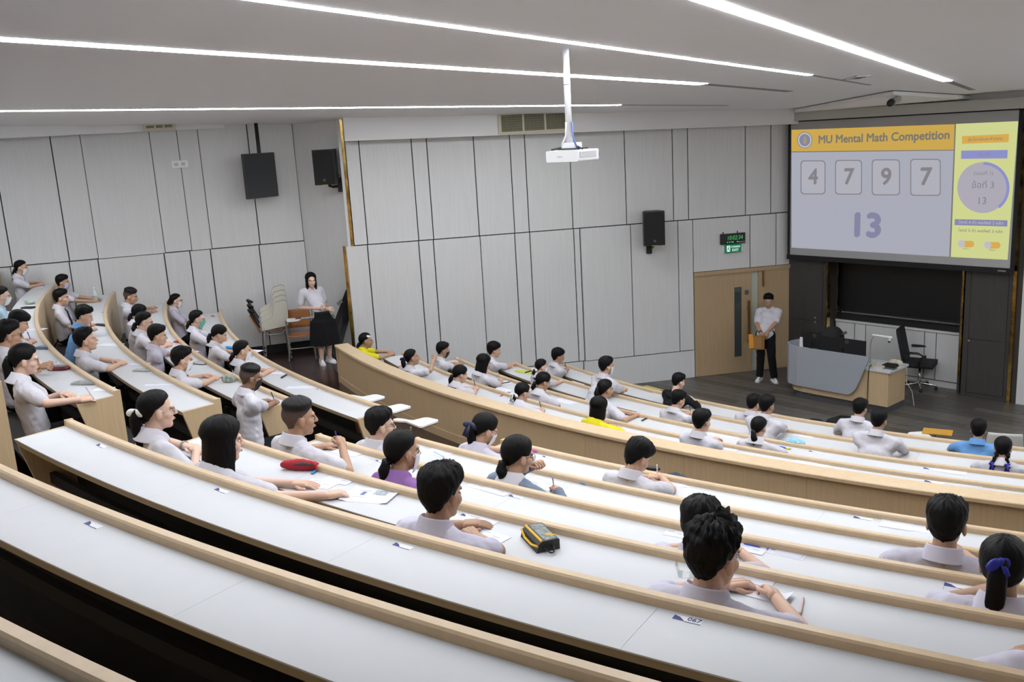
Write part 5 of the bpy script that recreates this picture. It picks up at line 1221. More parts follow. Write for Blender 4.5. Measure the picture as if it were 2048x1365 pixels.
P('p35', 'girl with a blue bow and long ponytail at the right edge', 'E', (2008, 1138), 1.06, 1.10, 2, 2, 4, hair='tied', skin='tan', shirt='lilac', sex='f', near=True, pony=('high', .36), ribbon='blue', hands=((1955, 1185), None))
P('p23', 'person with black glasses and short hair, turned to the right, middle block', 'F', (761, 853), 1.06, 1.08, 6, 18, 4, hair='short', skin='light', shirt='white', near=True, glasses='k', thick=1.0, hands=('lap', 'lap'))
P('p27', 'girl in a grey hoodie leaning her cheek on her hand', 'F', (1036, 914), 1.04, 1.12, 6, 16, 10, hair='tiedf', skin='mid', shirt='grey', sex='f', near=True, pony=('low', .13), longsl=True, glasses='k', hands=((1066, 930, .93), (1118, 985)), pose=('fist', 'pen'), pen=(1, pp_, 'clear ballpoint pen held by the girl in the grey hoodie'))
P('p34', 'boy with short black hair seen straight from behind, holding an orange pen', 'F', (1893, 1052), 1.09, 1.12, 2, 0, 8, hair='short', skin='tan', shirt='lilac', near=True, hands=(None, (1928, 1108)), pen=(1, po_, 'orange pen beside the neck of the boy seen from behind'))
P('p26', 'girl with a navy ribbon on a ponytail and white mask, head bent, by the barrier', 'G', (969, 862), 1.02, 1.12, 6, 14, 24, hair='tiedf', skin='mid', shirt='lilac', sex='f', near=True, mask='w', pony=('tail', .24), ribbon='navy', hands=(None, (1012, 922)))
P('p28', 'boy bent low over his writing by the barrier wall, wide white back', 'G', (1275, 917), 1.02, 1.06, 6, 16, 34, hair='fringe', skin='mid', shirt='white', near=True, hands=((1295, 955), (1326, 958)), pen=(1, m_white, 'white pen in front of the boy bent low by the barrier wall'), back=.66)
# left block, desk with the dark red pencil case
P('p1', 'girl with white mask and low ponytail at the far end of the left block', 'D', (43, 537), 1.06, .98, 8, 0, 6, hair='tied', skin='mid', shirt='white', sex='f', mask='w', pony=('low', .10), hands=((72, 566), (78, 570)), pen=(1, pp_, 'pen of the masked girl at the far end of the left block'))
P('p2', 'girl in a pale blue jacket with glasses and white mask at the left edge', 'D', (4, 594), 1.07, 1.0, 0, 0, 8, hair='tied', skin='light', shirt='pale', sex='f', mask='w', glasses='s', longsl=True, hands=((34, 601), (45, 608)))
P('p3', 'boy bent over his paper at the left edge, hair over his forehead', 'D', (37, 647), 1.0, 1.0, 4, 0, 26, hair='fringe', skin='mid', shirt='white', hands=((50, 680), (62, 684)), pen=(1, pb, 'blue pen of the boy bent over his paper, left edge'))
P('p4', 'boy with glasses in profile at the left edge, holding up one hand', 'D', (18, 672), 1.06, 1.14, 0, 0, 6, hair='short', skin='tan', shirt='white', near=True, glasses='k', hands=((66, 740), (84, 733, .84)), pose=('relax', 'fist'))
P('p5', 'girl with very long ponytail and glasses reaching along the desk end', 'D', (50, 722), 1.08, 1.10, 6, 6, 8, hair='tiedf', skin='light', shirt='white', sex='f', near=True, glasses='s', pony=('tail', .36), hands=((124, 788), (160, 800)), pose=('flat', 'pen'), pen=(1, pp_, 'pen in the hand of the girl with the very long ponytail'))
# left block, desk with the water bottle
P('p6', 'boy with violet mask behind the boy with the tie', 'E', (126, 566), 1.08, .96, 4, 6, 4, hair='short', skin='tan', shirt='white', mask='v')
P('p7', 'boy with a navy tie, sitting upright, left block', 'E', (123, 597), 1.0, 1.02, 0, 4, 4, hair='short', skin='mid', shirt='white', tie=True, hands=('lap', 'lap'), back=.62)
P('p8', 'boy in a light blue shirt bent over his writing, left block', 'E', (168, 633), 1.0, 1.05, 8, 4, 22, hair='short', skin='mid', shirt='blue', hands=((178, 650), (188, 656)), pen=(1, m_black, 'black pen of the boy in the light blue shirt'))
P('p9', 'boy with raised chin and joined hands in front of the blue shirted boy', 'E', (172, 682), 1.05, 1.06, 4, 4, -6, hair='short', skin='mid', shirt='white', near=True, hands=((226, 722), (240, 728)), pose=('relax', 'fist'))
# left block, desk with the red wallet
P('p10', 'heavy boy with cropped hair writing at the far end of his desk', 'F', (261, 594), 1.06, 1.05, 4, 6, 16, hair='buzz', skin='tan', shirt='white', sw=.185, hands=((300, 616), (308, 622)), thick=1.1)
P('p11', 'girl hidden behind the girl with glasses, only hair and shoulder showing', 'F', (279, 628), 1.06, 1.0, 4, 0, 20, hair='tiedf', skin='light', shirt='white', sex='f', pony=('low', .12))
P('p12', 'girl with glasses and a low ponytail beside the boy in lilac', 'F', (289, 645), 1.08, 1.05, 6, 4, 14, hair='tied', skin='light', shirt='white', sex='f', glasses='k', pony=('low', .12))
P('p13', 'boy in a lilac shirt holding a pencil, behind the red wallet', 'F', (315, 673), 1.05, 1.05, 4, 6, 10, hair='short', skin='mid', shirt='lilac', hands=(None, (330, 685)), pen=(1, m_black, 'pencil of the boy in lilac behind the red wallet'))
P('p14', 'boy with a white mask and both forearms stretched over the desk', 'F', (365, 721), 1.06, 1.06, 4, 8, 8, hair='short', skin='mid', shirt='white', near=True, mask='w', hands=((406, 752), (432, 756)), pose=('relax', 'fist'))
P('p19', 'boy with a black mask and cropped hair writing at the desk end', 'F', (502, 757), 1.10, 1.02, 8, 8, 12, hair='buzz', skin='dark', shirt='white', near=True, mask='k', hands=((522, 803), (548, 806)), pose=('relax', 'pen'), pen=(1, m_black, 'pencil of the boy with the black mask at the desk end'))
# left block, desk nearest the stacked chairs
P('p15', 'girl with glasses and white mask sitting with folded arms, far end', 'G', (353, 603), 1.04, .96, 6, 4, 2, hair='tied', skin='light', shirt='lilac', sex='f', mask='w', glasses='k', pony=('tail', .08), hands=('lap', 'lap'))
P('p16', 'girl with a green mask and glasses, ponytail hanging on her back', 'G', (395, 640), 1.08, 1.04, 6, 4, 8, hair='tied', skin='light', shirt='white', sex='f', mask='g', glasses='k', pony=('low', .22))
P('p17', 'girl with head bent deeply and a low ponytail, left block', 'G', (438, 670), 1.05, 1.0, 6, 4, 26, hair='tiedf', skin='mid', shirt='white', sex='f', pony=('low', .18))
P('p18', 'girl with a white mask holding out her fist near the crumpled black pen', 'G', (485, 703), 1.06, 1.0, 6, 6, 8, hair='tied', skin='mid', shirt='white', sex='f', mask='w', pony=('low', .22), hands=(None, (540, 742)), pose=('relax', 'fist'))
# lower block, row just below the barrier
P('q1', 'girl in yellow with a white hair clip at the left end of the barrier', 'R1', (732, 683), 1.0, 1.02, 8, 6, 4, hair='tied', skin='tan', shirt='yellow', sex='f', pony=('low', .08))
P('q2', 'girl with a navy ribbon raising her right hand near her face', 'R1', (824, 717), 1.02, 1.0, 6, 6, -4, hair='tied', skin='tan', shirt='white', sex='f', pony=('tail', .16), ribbon='navy', hands=((800, 735), (868, 720, .98)), pose=('flat', 'fist'))
P('q3', 'girl with a dark pencil and a low ponytail just below the barrier', 'R1', (920, 750), 1.02, .98, 6, 6, 20, hair='tiedf', skin='mid', shirt='white', sex='f', pony=('low', .16), hands=((938, 777), (952, 778)), pen=(1, m_black, 'dark pencil of the girl with the low ponytail below the barrier'))
P('q4', 'girl with a white bow on a low ponytail just below the barrier', 'R1', (1045, 786), 1.02, .94, 6, 6, 16, hair='tiedf', skin='mid', shirt='white', sex='f', pony=('low', .10), ribbon='white', hands=((1072, 820), (1085, 822)), pen=(1, m_black, 'black pen of the girl with the white bow, lower block'))
P('q5', 'girl in yellow with a thick black bob just below the barrier', 'R1', (1198, 818), 1.02, 1.0, 6, 4, 10, hair='bob', skin='mid', shirt='yellow', sex='f', hands=((1216, 852), (1240, 858)), pose=('relax', 'fist'), drop=.15)
P('q6', 'boy with neat short hair and broad white back just below the barrier', 'R1', (1404, 845), 1.10, 1.0, 6, 8, 6, hair='short', skin='mid', shirt='white', sw=.175, hands=((1425, 880), (1438, 884)))
P('q7', 'boy with a black mask in the second row of the lower block', 'R2', (886, 702), 1.04, 1.0, 6, 6, 10, hair='short', skin='tan', shirt='white', mask='k', hands=((905, 727), (920, 728)), pen=(1, pp_, 'pencil of the boy with the black mask, lower block'))
P('q8', 'girl with long loose hair writing, second row of the lower block', 'R2', (967, 728), 1.06, 1.02, 4, 4, 16, hair='bob', skin='mid', shirt='white', sex='f', hands=((985, 765), (1001, 762)), drop=.17, pen=(1, pp_, 'pen of the girl with long loose hair'))
P('q9', 'girl with side strands of hair bent over her paper, second row', 'R2', (1086, 765), 1.04, 1.02, 6, 10, 24, hair='tiedf', skin='tan', shirt='white', sex='f', pony=('low', .12), hands=((1096, 800), (1106, 804)), pen=(1, pp_, 'pen of the girl with side strands of hair'))
P('q10', 'girl with a brown hair tie reaching forward, second row of the lower block', 'R2', (1211, 781), 1.06, 1.04, 6, 8, 10, hair='tied', skin='tan', shirt='white', sex='f', pony=('tail', .14), hands=((1255, 826), (1272, 832)), pose=('flat', 'relax'))
P('q11', 'girl with a straight low ponytail beside the light blue pencil case', 'R2', (1518, 857), 1.04, .95, 2, 4, 12, hair='tied', skin='mid', shirt='white', sex='f', pony=('low', .14))
# third row
P('q13', 'boy with a bowl cut resting his hands near the yellow green folder', 'R3', (988, 702), 1.05, 1.04, 6, 8, 8, hair='fringe', skin='mid', shirt='white', hands=((1015, 732), (1030, 728)), pose=('relax', 'fist'))
P('q14', 'girl with a white ribbon and pink hood behind the bent girl', 'R3', (1083, 735), 1.05, .92, 6, 8, 10, hair='tied', skin='light', shirt='white', sex='f', pony=('low', .16), ribbon='white', mask='w', hands=(None, (1125, 762)))
P('q15', 'tall boy with thick hair leaning on his right arm, third row', 'R3', (1213, 734), 1.16, 1.04, 4, 12, 4, hair='short', skin='mid', shirt='white', mask='w', hands=((1235, 775), (1250, 780)), thick=1.1)
P('q16', 'boy with hair falling forward behind the boy in black', 'R3', (1356, 802), 1.03, .98, 6, 10, 20, hair='short', skin='mid', shirt='white', hands=((1372, 828), (1384, 830)), pen=(1, m_black, 'dark pen of the boy behind the boy in black'))
P('q12', 'broad shouldered boy reaching out his right forearm, third row', 'R3', (1534, 813), 1.12, .98, 6, 10, 6, hair='short', skin='tan', shirt='white', sw=.185, hands=((1560, 850), (1574, 846)), pose=('relax', 'fist'))
P('q17', 'broad shouldered boy with cropped hair in front of the lecturer desk', 'R3', (1758, 843), 1.12, 1.0, 4, 6, 10, hair='short', skin='tan', shirt='white', sw=.20, hands=((1775, 890), (1797, 893)), thick=.8)
P('q18', 'girl with two braids and navy ribbons at the right edge', 'R3', (2006, 898), 1.03, .95, 0, 0, 6, hair='tied', skin='mid', shirt='white', sex='f', pony=('braids', .17), ribbon='blue')
# front row
P('q19', 'boy with a pencil standing up in his hand, front row by the wall', 'R4', (1116, 714), 1.05, 1.0, 6, 8, 12, hair='fringe', skin='tan', shirt='white', hands=((1122, 742), (1133, 740)), pen=(1, m_black, 'pencil of the boy in the front row by the wall'))
P('q20', 'boy in a black hooded jacket in the front row', 'R4', (1357, 765), 1.06, .95, 4, 12, 16, hair='short', skin='light', shirt='black', longsl=True, collar=False, sw=.18, hands=((1372, 795), (1392, 806)))
P('q21', 'boy half hidden behind the broad shouldered boy, front row', 'R4', (1507, 809), 1.03, .95, 4, 4, 10, hair='short', skin='mid', shirt='white')
P('q22', 'boy with upright hair in the front row near the dark bags', 'R4', (1720, 819), 1.10, .96, 4, 4, 10, hair='short', skin='mid', shirt='white', sw=.18)
P('q23', 'boy in a royal blue polo shirt in the front row', 'R4', (1957, 862), 1.04, .95, 0, 0, 8, hair='short', skin='tan', shirt='royal')

# ------------------------------------------------------------------ two people standing
def standing(key, label, foot, fz, head, face, sex, height_px_head, hs, skin, near=False):
    fp = on_z(foot[0], foot[1], fz); dpt_ = (fp-CAM).dot(fwd); hw = depth_pt(head[0], head[1], dpt_-.02)
    rz = math.atan2(face.y, face.x)-PI/2; loc = Matrix.Translation(fp) @ Matrix.Rotation(rz, 4, 'Z'); inv = loc.inverted()
    return fp, loc, inv, inv @ hw
def stand_girl():
    fp = on_z(654, 727, 1.05); face = Vector((.55, -.83, 0)).normalized(); rz = math.atan2(face.y, face.x)-PI/2
    loc = Matrix.Translation(fp) @ Matrix.Rotation(rz, 4, 'Z'); inv = loc.inverted(); d = (fp-CAM).dot(fwd)
    H = inv @ depth_pt(622, 562, d-.02); hs = 1.0
    Mh = Matrix.Translation(H) @ Matrix.Rotation(R(-8), 4, 'Z') @ Matrix.Rotation(R(-4), 4, 'X')
    NB = H+Vector((0, -.04, -.125)); SC = NB+Vector((0, 0, -.04)); pel = Vector((H.x*.5, -.01, H.z*.60))
    sw = .165; SL, SR = SC+Vector((-sw, 0, -.02)), SC+Vector((sw, 0, -.02))
    WL_, WR_ = pel+Vector((.02, .165, .17)), pel+Vector((-.02, .20, .13))
    b = MB()
    for c, r in [((0, -.012, .035), (.074, .091, .082)), ((0, .022, -.035), (.057, .062, .073)), ((0, .056, -.083), (.028, .027, .024)), ((.034, .046, -.02), (.028, .034, .03)), ((-.034, .046, -.02), (.028, .034, .03)), ((0, .072, .026), (.050, .020, .015)), ((0, .082, -.052), (.022, .013, .011)), ((.077, -.006, -.006), (.010, .020, .031)), ((-.077, -.006, -.006), (.010, .020, .031))]: b.ell(c, r, Mh, 14, 9)
    b.cap(Mh @ Vector((0, .09, .012)), Mh @ Vector((0, .104, -.02)), .008, .013, 8); b.cap(Mh @ Vector((0, -.018, -.05)), NB, .05, .054, 10); b.cap(NB, SC, .055, .05, 10); b.cap(SC, pel, .05, .07, 8)
    hm = MB(); 
    for s, Sx, W_, pz in ((-1, SL, WL_, 'relax'), (1, SR, WR_, 'relax')):
        E_ = Sx+Vector((s*.055, .0, -.255)); b.cap(SC, Sx, .035, .04, 8); b.cap(Sx, E_, .044, .036, 10); b.cap(E_, W_, .036, .024, 10)
        hand(hm, W_, (W_-E_), Vector((0, 1, .3)), s, pz, .92, 8)
        if s == -1: EL = E_
        else: ER = E_
    for s, fx in ((-1, -.075), (1, .085)):
        kn = Vector((pel.x*.4+fx*.95, .02, .46)); an = Vector((fx, -.02+.02*s, .085))
        b.cap(pel+Vector((fx, 0, -.02)), kn, .075, .052, 10); b.cap(kn, an+(kn-an)*.6, .050, .052, 10); b.cap(kn+(an-kn)*.35, an, .052, .034, 10)
    root = b.build('person', SKIN['light'], smooth=True, norm=False, world=False); root.matrix_basis = loc
    tag(root, 'girl standing by the left wall with folded arms, white blouse and long black skirt', 'person'); TASK.append((root, .009, 2, 0)); HANDS.append((root, hm))
    sh = MB(); sp = SC-pel
    for t, r in ((.02, (.135, .10, .10)), (.22, (.125, .095, .12)), (.48, (.14, .105, .12)), (.68, (.15, .108, .12))): sh.ell(pel+sp*t, r, None, 16, 9)
    sh.cap(SL+Vector((.03, 0, -.01)), SR+Vector((-.03, 0, -.01)), .064, .064, 12)
    for Sx, E_ in ((SL, EL), (SR, ER)): sh.cap(NB+Vector((0, 0, -.01)), Sx, .05, .058, 10); sh.cap(Sx, Sx+(E_-Sx)*.72, .064, .066, 10); sh.cap(Sx+(SC-Sx)*.2, pel+sp*.6, .075, .09, 10)
    o = sh.build('blouse', SHIRT['white'], parent=root, smooth=True, norm=False, world=False); TASK.append((o, .012, 3, .005))
    # pleated skirt
    n = 72; vs = []; lev = ((pel.z+.06, .125, .10), (pel.z-.06, .165, .135), (.74, .205, .17), (.50, .235, .20), (.34, .245, .21))
    for z, rx, ry in lev:
        for j in range(n):
            a = 2*PI*j/n; k = 1+(.035 if j % 2 else 0)*min(1, (pel.z+.06-z)/.15); vs.append((pel.x*.7+rx*math.cos(a)*k, .0+ry*math.sin(a)*k, z))
    fs = [(i*n+j, i*n+(j+1) % n, (i+1)*n+(j+1) % n, (i+1)*n+j) for i in range(len(lev)-1) for j in range(n)]
    MB().add(vs, fs+[tuple(range(n))]).build('skirt', m_trous, parent=root, world=False)
    MB().lathe([(.13, 0), (.13, .035)], (0, 0, 0), 24, mtx=Matrix.Translation((pel.x*.85, 0, pel.z+.04)) @ Matrix.Diagonal((1, .80, 1, 1))).build('belt', m_black, parent=root, world=False)
    shoes(root, ((-.075, -.04), (.085, .0)), m_white, (8, -14))
    collar_at(root, NB, 1.0, 'white', True)
    head_parts(root, Mh, 'long', 91, True, 1.1, .22, None, None, None, None, loc)
def collar_at(root, NB, hs, col, girl):
    Mc = Matrix.Translation(NB+Vector((0, 0, .010))) @ Matrix.Rotation(R(-12), 4, 'X') @ Matrix.Scale(hs, 4); fl_ = .092; dr = -.03
    prof = [(.060, -.02), (.061, .022), (.066, .028), (.071, .024), (fl_, dr), (fl_-.008, dr-.004), (.066, .010), (.066, -.02)]; n = 30; vs = []
    for k in range(n+1):
        a = R(90+18+(360-36)*k/n)
        for r_, z_ in prof: vs.append(Mc @ Vector((r_*math.cos(a)*1.06, r_*math.sin(a), z_-.03*max(0, math.sin(a)))))
    m_ = len(prof); fs = [(k*m_+j, k*m_+(j+1) % m_, (k+1)*m_+(j+1) % m_, (k+1)*m_+j) for k in range(n) for j in range(m_)]+[tuple(range(m_)), tuple(n*m_+j for j in range(m_))]
    MB().add(vs, fs).build('collar', SHIRT[col], parent=root, smooth='auto', world=False)
def shoes(root, feet, m, yaws):
    for (x, y), yw in zip(feet, yaws):
        mm = Matrix.Translation((x, y, 0)) @ Matrix.Rotation(R(yw), 4, 'Z')
        s = MB(); s.cap(mm @ Vector((0, -.05, .045)), mm @ Vector((0, .05, .045)), .042, .040, 10); s.cap(mm @ Vector((0, .03, .042)), mm @ Vector((0, .14, .034)), .042, .034, 10); s.cap(mm @ Vector((0, -.045, .06)), mm @ Vector((0, -.03, .085)), .040, .042, 10); s.box(-.042, .042, -.09, .15, .004, .03, mm)
        o = s.build('shoe', m, parent=root, smooth=True, norm=False, world=False); TASK.append((o, .007, 3, 0))
        so = MB(); pr = [(-.040, -.07), (-.034, -.095), (.034, -.095), (.040, -.07), (.046, .06), (.040, .14), (.02, .172), (-.02, .172), (-.040, .14), (-.046, .06)]
        so.prism([mm @ Vector((a, b, .0)) for a, b in pr], Vector((0, 0, .018))).build('sole', m_wallb if m is m_white else m_black, parent=root, world=False)
        for k in range(3): MB().box(-.036, .036, .045+k*.022, .053+k*.022, .075-k*.007, .080-k*.007, mm).build('lace', m_grey, parent=o, world=False)
def stand_man():
    fp = on_z(1530, 763, 0.0); face = Vector((-.42, -.9, 0)).normalized(); rz = math.atan2(face.y, face.x)-PI/2
    loc = Matrix.Translation(fp) @ Matrix.Rotation(rz, 4, 'Z'); inv = loc.inverted(); d = (fp-CAM).dot(fwd)
    H = inv @ depth_pt(1537, 603, d-.02)
    Mh = Matrix.Translation(H) @ Matrix.Rotation(R(4), 4, 'Z') @ Matrix.Rotation(R(-12), 4, 'X') @ Matrix.Scale(1.02, 4)
    NB = H+Vector((0, -.045, -.135)); SC = NB+Vector((0, 0, -.045)); pel = Vector((H.x*.55, -.02, .90)); sw = .178; SL, SR = SC+Vector((-sw, 0, -.02)), SC+Vector((sw, 0, -.02))
    W1_, W2_ = pel+Vector((-.065, .17, .06)), pel+Vector((.05, .19, .03))
    b = MB()
    for c, r in [((0, -.012, .035), (.074, .091, .082)), ((0, .022, -.035), (.058, .062, .073)), ((0, .056, -.083), (.030, .027, .024)), ((.034, .046, -.02), (.028, .034, .03)), ((-.034, .046, -.02), (.028, .034, .03)), ((0, .072, .026), (.050, .020, .015)), ((0, .082, -.052), (.022, .013, .011)), ((.077, -.006, -.006), (.010, .020, .031)), ((-.077, -.006, -.006), (.010, .020, .031))]: b.ell(c, r, Mh, 14, 9)
    b.cap(Mh @ Vector((0, .09, .012)), Mh @ Vector((0, .104, -.02)), .008, .014, 8); b.cap(Mh @ Vector((0, -.018, -.05)), NB, .053, .058, 10); b.cap(NB, SC, .058, .055, 10); b.cap(SC, pel, .06, .08, 8)
    hm = MB(); el = []
    for s, Sx, W_ in ((-1, SL, W1_), (1, SR, W2_)):
        E_ = ik(Sx, W_, .29, .25, (s*1.0, -.25, -.2)); el.append(E_); b.cap(SC, Sx, .04, .045, 8); b.cap(Sx, E_, .048, .040, 10); b.cap(E_, W_, .040, .028, 10)
        hand(hm, W_, Vector((-s*.35, .12, -1)), Vector((0, 1, .2)), s, 'relax', 1.0, 8)
    root = b.build('person', SKIN['tan'], smooth=True, norm=False, world=False); root.matrix_basis = loc
    tag(root, 'young man standing by the door in white shirt and black trousers holding orange folders', 'person'); TASK.append((root, .009, 2, 0)); HANDS.append((root, hm))
    sh = MB(); sp = SC-pel
    for t, r in ((-.06, (.165, .12, .10)), (.12, (.162, .118, .14)), (.42, (.168, .12, .14)), (.68, (.175, .122, .14))): sh.ell(pel+sp*t, r, None, 16, 9)
    sh.cap(SL+Vector((.03, 0, -.01)), SR+Vector((-.03, 0, -.01)), .072, .072, 12)
    for Sx, E_ in ((SL, el[0]), (SR, el[1])): sh.cap(NB+Vector((0, 0, -.01)), Sx, .055, .064, 10); sh.cap(Sx, Sx+(E_-Sx)*.80, .060, .066, 10); sh.cap(Sx+(SC-Sx)*.25, pel+sp*.5, .078, .09, 10)
    o = sh.build('shirt', SHIRT['white'], parent=root, smooth=True, norm=False, world=False); TASK.append((o, .012, 3, .006))
    for k in range(4): MB().ell(pel+sp*(.2+.17*k)+Vector((0, .128, 0)), (.006, .004, .006)).build('button', m_ink, parent=root, world=False)
    MB().box(.05, .10, .128, .134, -.03, .02, Matrix.Translation(pel+sp*.62)).build('shirt_pocket', SHIRT['white'], parent=root, world=False)
    tr = MB(); 
    for s, fx, fy in ((-1, -.16, .02), (1, .10, -.01)):
        kn = Vector((fx*.75, .02+fy, .48)); an = Vector((fx, fy-.02, .10)); tr.cap(pel+Vector((s*.085, 0, -.03)), kn, .098, .075, 12); tr.cap(kn, an, .076, .064, 12)
    tr.ell(pel+Vector((0, 0, -.02)), (.165, .125, .11)); o = tr.build('trousers', m_trous, parent=root, smooth=True, norm=False, world=False); TASK.append((o, .012, 3, .004))
    shoes(root, ((-.16, 0), (.10, -.03)), m_white, (26, -8))
    collar_at(root, NB, 1.05, 'white', False)
    MB().tube([W2_+(el[1]-W2_)*.06, W2_+(el[1]-W2_)*.14], .035, 12).build('wristwatch', m_black, parent=root, world=False)
    head_parts(root, Mh, 'short', 55, True, 1.1, .1, None, None, None, None, loc)
    fo = empty('folder', loc @ (W2_+Vector((.06, .05, -.27))), 0, 'orange brown folders held by the standing young man', 'folder')
    fm_ = loc @ Matrix.Translation(W2_+Vector((.06, .04, -.29))) @ Matrix.Rotation(R(10), 4, 'Z')
    MB().box(-.13, .11, 0, .012, 0, .26, fm_).build('back_cover', mat('folder_brown', (.26, .12, .025), .6), parent=fo)
    MB().box(.05, .13, .012, .024, .03, .29, fm_ @ Matrix.Rotation(R(4), 4, 'Y')).build('front_folder', mat('folder_orange', (.72, .30, .03), .6), parent=fo)
    MB().box(-.08, .10, .010, .018, .02, .24, fm_).build('papers', mat('folder_tan', (.33, .17, .05), .6), parent=fo)
stand_girl(); stand_man()

# ------------------------------------------------------------------ things lying on the desks
m_slip = mat('slip_paper', (.72, .74, .84), .7); m_clear = mat('clear_vinyl', (.55, .58, .58), .15, alpha=.45); m_teal = mat('teal_plastic', (.10, .55, .52), .35); m_pinkp = mat('pink_plastic', (.70, .38, .42), .4)
m_red = mat('red_fabric', (.36, .008, .022), .75, bump=.2, bscale=300); m_redp = mat('red_plastic', (.60, .02, .02), .4); m_yel = mat('zip_yellow', (.75, .43, .01), .5); m_cyan = mat('cyan_plastic', (.02, .28, .62), .4)
NSL = [0]
def slip(row, x, y, wd, d, yaw, label, prints=2, strip_=False, m=None, dz=0.0, name='paper_slip', cat='paper', curl=0):
    NSL[0] += 1; dz += .0009*(NSL[0] % 3)
    p = on_desk(row, x, y); mm = tang(p+Vector((0, 0, .0012+dz)), yaw)
    b = MB(); n = 6; vs = []
    for i in range(n+1):
        u = i/n; 
        for v in (-1, 1): vs.append(mm @ Vector((-wd/2+wd*u, v*d/2, curl*(max(0, abs(u-.5)-.3)*5)**2*.02)))
    lo = [v-Vector((0, 0, .001)) for v in vs]; N = len(vs)
    fs = [(2*i, 2*i+2, 2*i+3, 2*i+1) for i in range(n)]+[(N+2*i, N+2*i+1, N+2*i+3, N+2*i+2) for i in range(n)]+[(2*i, N+2*i, N+2*i+2, 2*i+2) for i in range(n)]+[(2*i+1, 2*i+3, N+2*i+3, N+2*i+1) for i in range(n)]+[(0, 1, N+1, N), (2*n, N+2*n, N+2*n+1, 2*n+1)]
    t = b.add(vs+lo, fs).build(name, m or m_slip, origin=p); tag(t, label, cat)
    for k in range(prints):
        ww = wd*(.34 if k % 2 == 0 else .22); x0 = -wd*.42+wd*.5*(k % 2); y0 = d*(.28-.22*k)
        MB().box(x0, x0+ww, y0, y0+.0035, .0004, .0008, mm).build('print_line', m_ink, parent=t)
    if strip_:
        MB().box(-wd*.48, -wd*.42, -d*.38, d*.38, .0004, .0009, mm).build('blue_band', mat('band_blue', (.08, .16, .5), .6), parent=t)
        MB().box(-wd*.38, -wd*.26, -d*.05, d*.28, .0004, .0009, mm).build('photo', mat('portrait_print', (.35, .28, .24), .7), parent=t)
        fr = MB()
        for a, b_, c, e_ in ((-.22*wd, .44*wd, d*.30, d*.315), (-.22*wd, .44*wd, -d*.36, -d*.345), (.43*wd, .44*wd, -d*.36, d*.30)): MB().box(a, b_, c, e_, .0004, .0008, mm).build('print_line', m_ink, parent=t)
    return t
def penobj(row, x0, y0, x1, y1, rad, m, label, tipm=None, name='pen', cat='pen', fat=1.0):
    a, b = on_desk(row, x0, y0, rad+.001), on_desk(row, x1, y1, rad+.001); t = empty(name, (a+b)/2-Vector((0, 0, rad)), 0, label, cat); v = b-a
    MB().tube([a, a+v*.08, a+v*.62], [rad*.7, rad, rad], 10).build('barrel', m, parent=t, smooth='auto')
    MB().tube([a+v*.62, a+v*.88], [rad*fat, rad*.85], 10).build('grip', tipm or m, parent=t, smooth='auto'); MB().tube([a+v*.88, b], [rad*.7, rad*.15], 8).build('tip', m_steel, parent=t)
    return t
def pouch(row, x, y, L, W_, H_, yaw, m, label, zipm=None, name='pencil_case', loop=None, topm=None):
    p = on_desk(row, x, y, .0005); mm = tang(p, yaw); t = empty(name, p, 0, label, 'pencil case')
    b = MB(); n = 10; vs = []
    for i in range(n+1):
        u = -1+2*i/n; k = (1-abs(u)**4)**.5 if abs(u) < 1 else 0; k = max(k, .35 if H_ > .026 else .86)
        for a in range(12):
            th = 2*PI*a/12; c, s_ = math.cos(th), math.sin(th); sg = lambda v: math.copysign(abs(v)**.6, v)
            vs.append(mm @ Vector((u*L/2, sg(c)*W_/2*k, H_/2+sg(s_)*H_/2*k)))
    fs = [(i*12+j, i*12+(j+1) % 12, (i+1)*12+(j+1) % 12, (i+1)*12+j) for i in range(n) for j in range(12)]+[tuple(range(12)), tuple(n*12+j for j in range(12))]
    b.add(vs, fs).build('body', m, parent=t, smooth=True)
    MB().tube([mm @ Vector((u*L*.47, -W_*.44, H_*.72)) for u in (-1, -.5, 0, .5, 1)], .0035, 6).build('zip', zipm or m_black, parent=t)
    if topm: MB().box(-L*.40, L*.40, -W_*.32, W_*.34, H_*.985, H_*1.01, mm).build('top_print', topm, parent=t)
    if loop: MB().tube([mm @ Vector((L*.48+.035*math.sin(a), .018*math.cos(a)-.01, H_*.35)) for a in [PI*k/6 for k in range(7)]], .006, 6).build('wrist_loop', m_black, parent=t)
    return t
# middle block, desk with the black and yellow case
pc = on_desk('D', 1080, 1086, .0005); mm = tang(pc, -34)
t = empty('pencil_case', pc, 0, 'black pencil case with yellow zips and a wrist loop on the empty desk', 'pencil case')
L, W_, H_ = .215, .12, .055
pr = [(-W_/2, .0), (W_/2, 0), (W_/2, H_*.9), (W_/2-.01, H_), (-W_/2+.035, H_), (-W_/2+.01, H_*.75)]
MB().prism([mm @ Vector((-L/2, a, b)) for a, b in pr], mm.to_3x3() @ Vector((L, 0, 0))).build('body', mat('case_black', (.018, .018, .02), .55), parent=t)
MB().box(-L*.46, L*.46, -W_*.12, W_*.42, H_, H_+.0012, mm).build('printed_top', mat('case_print', (.10, .12, .11), .35, var=.9, vscale=(60, 60, 60)), parent=t)
for k in range(4): MB().box(L*.12+k*.014, L*.12+k*.014+.007, W_*.1, W_*.34, H_+.0012, H_+.002, mm @ Matrix.Rotation(.12*(k-1), 4, 'Z')).build('yellow_print', m_yel, parent=t)
MB().tube([mm @ Vector((u*L*.49, -W_*.27, H_+.001)) for u in (-1, 0, 1)], .0065, 6, flat=.6).build('zip', m_yel, parent=t)
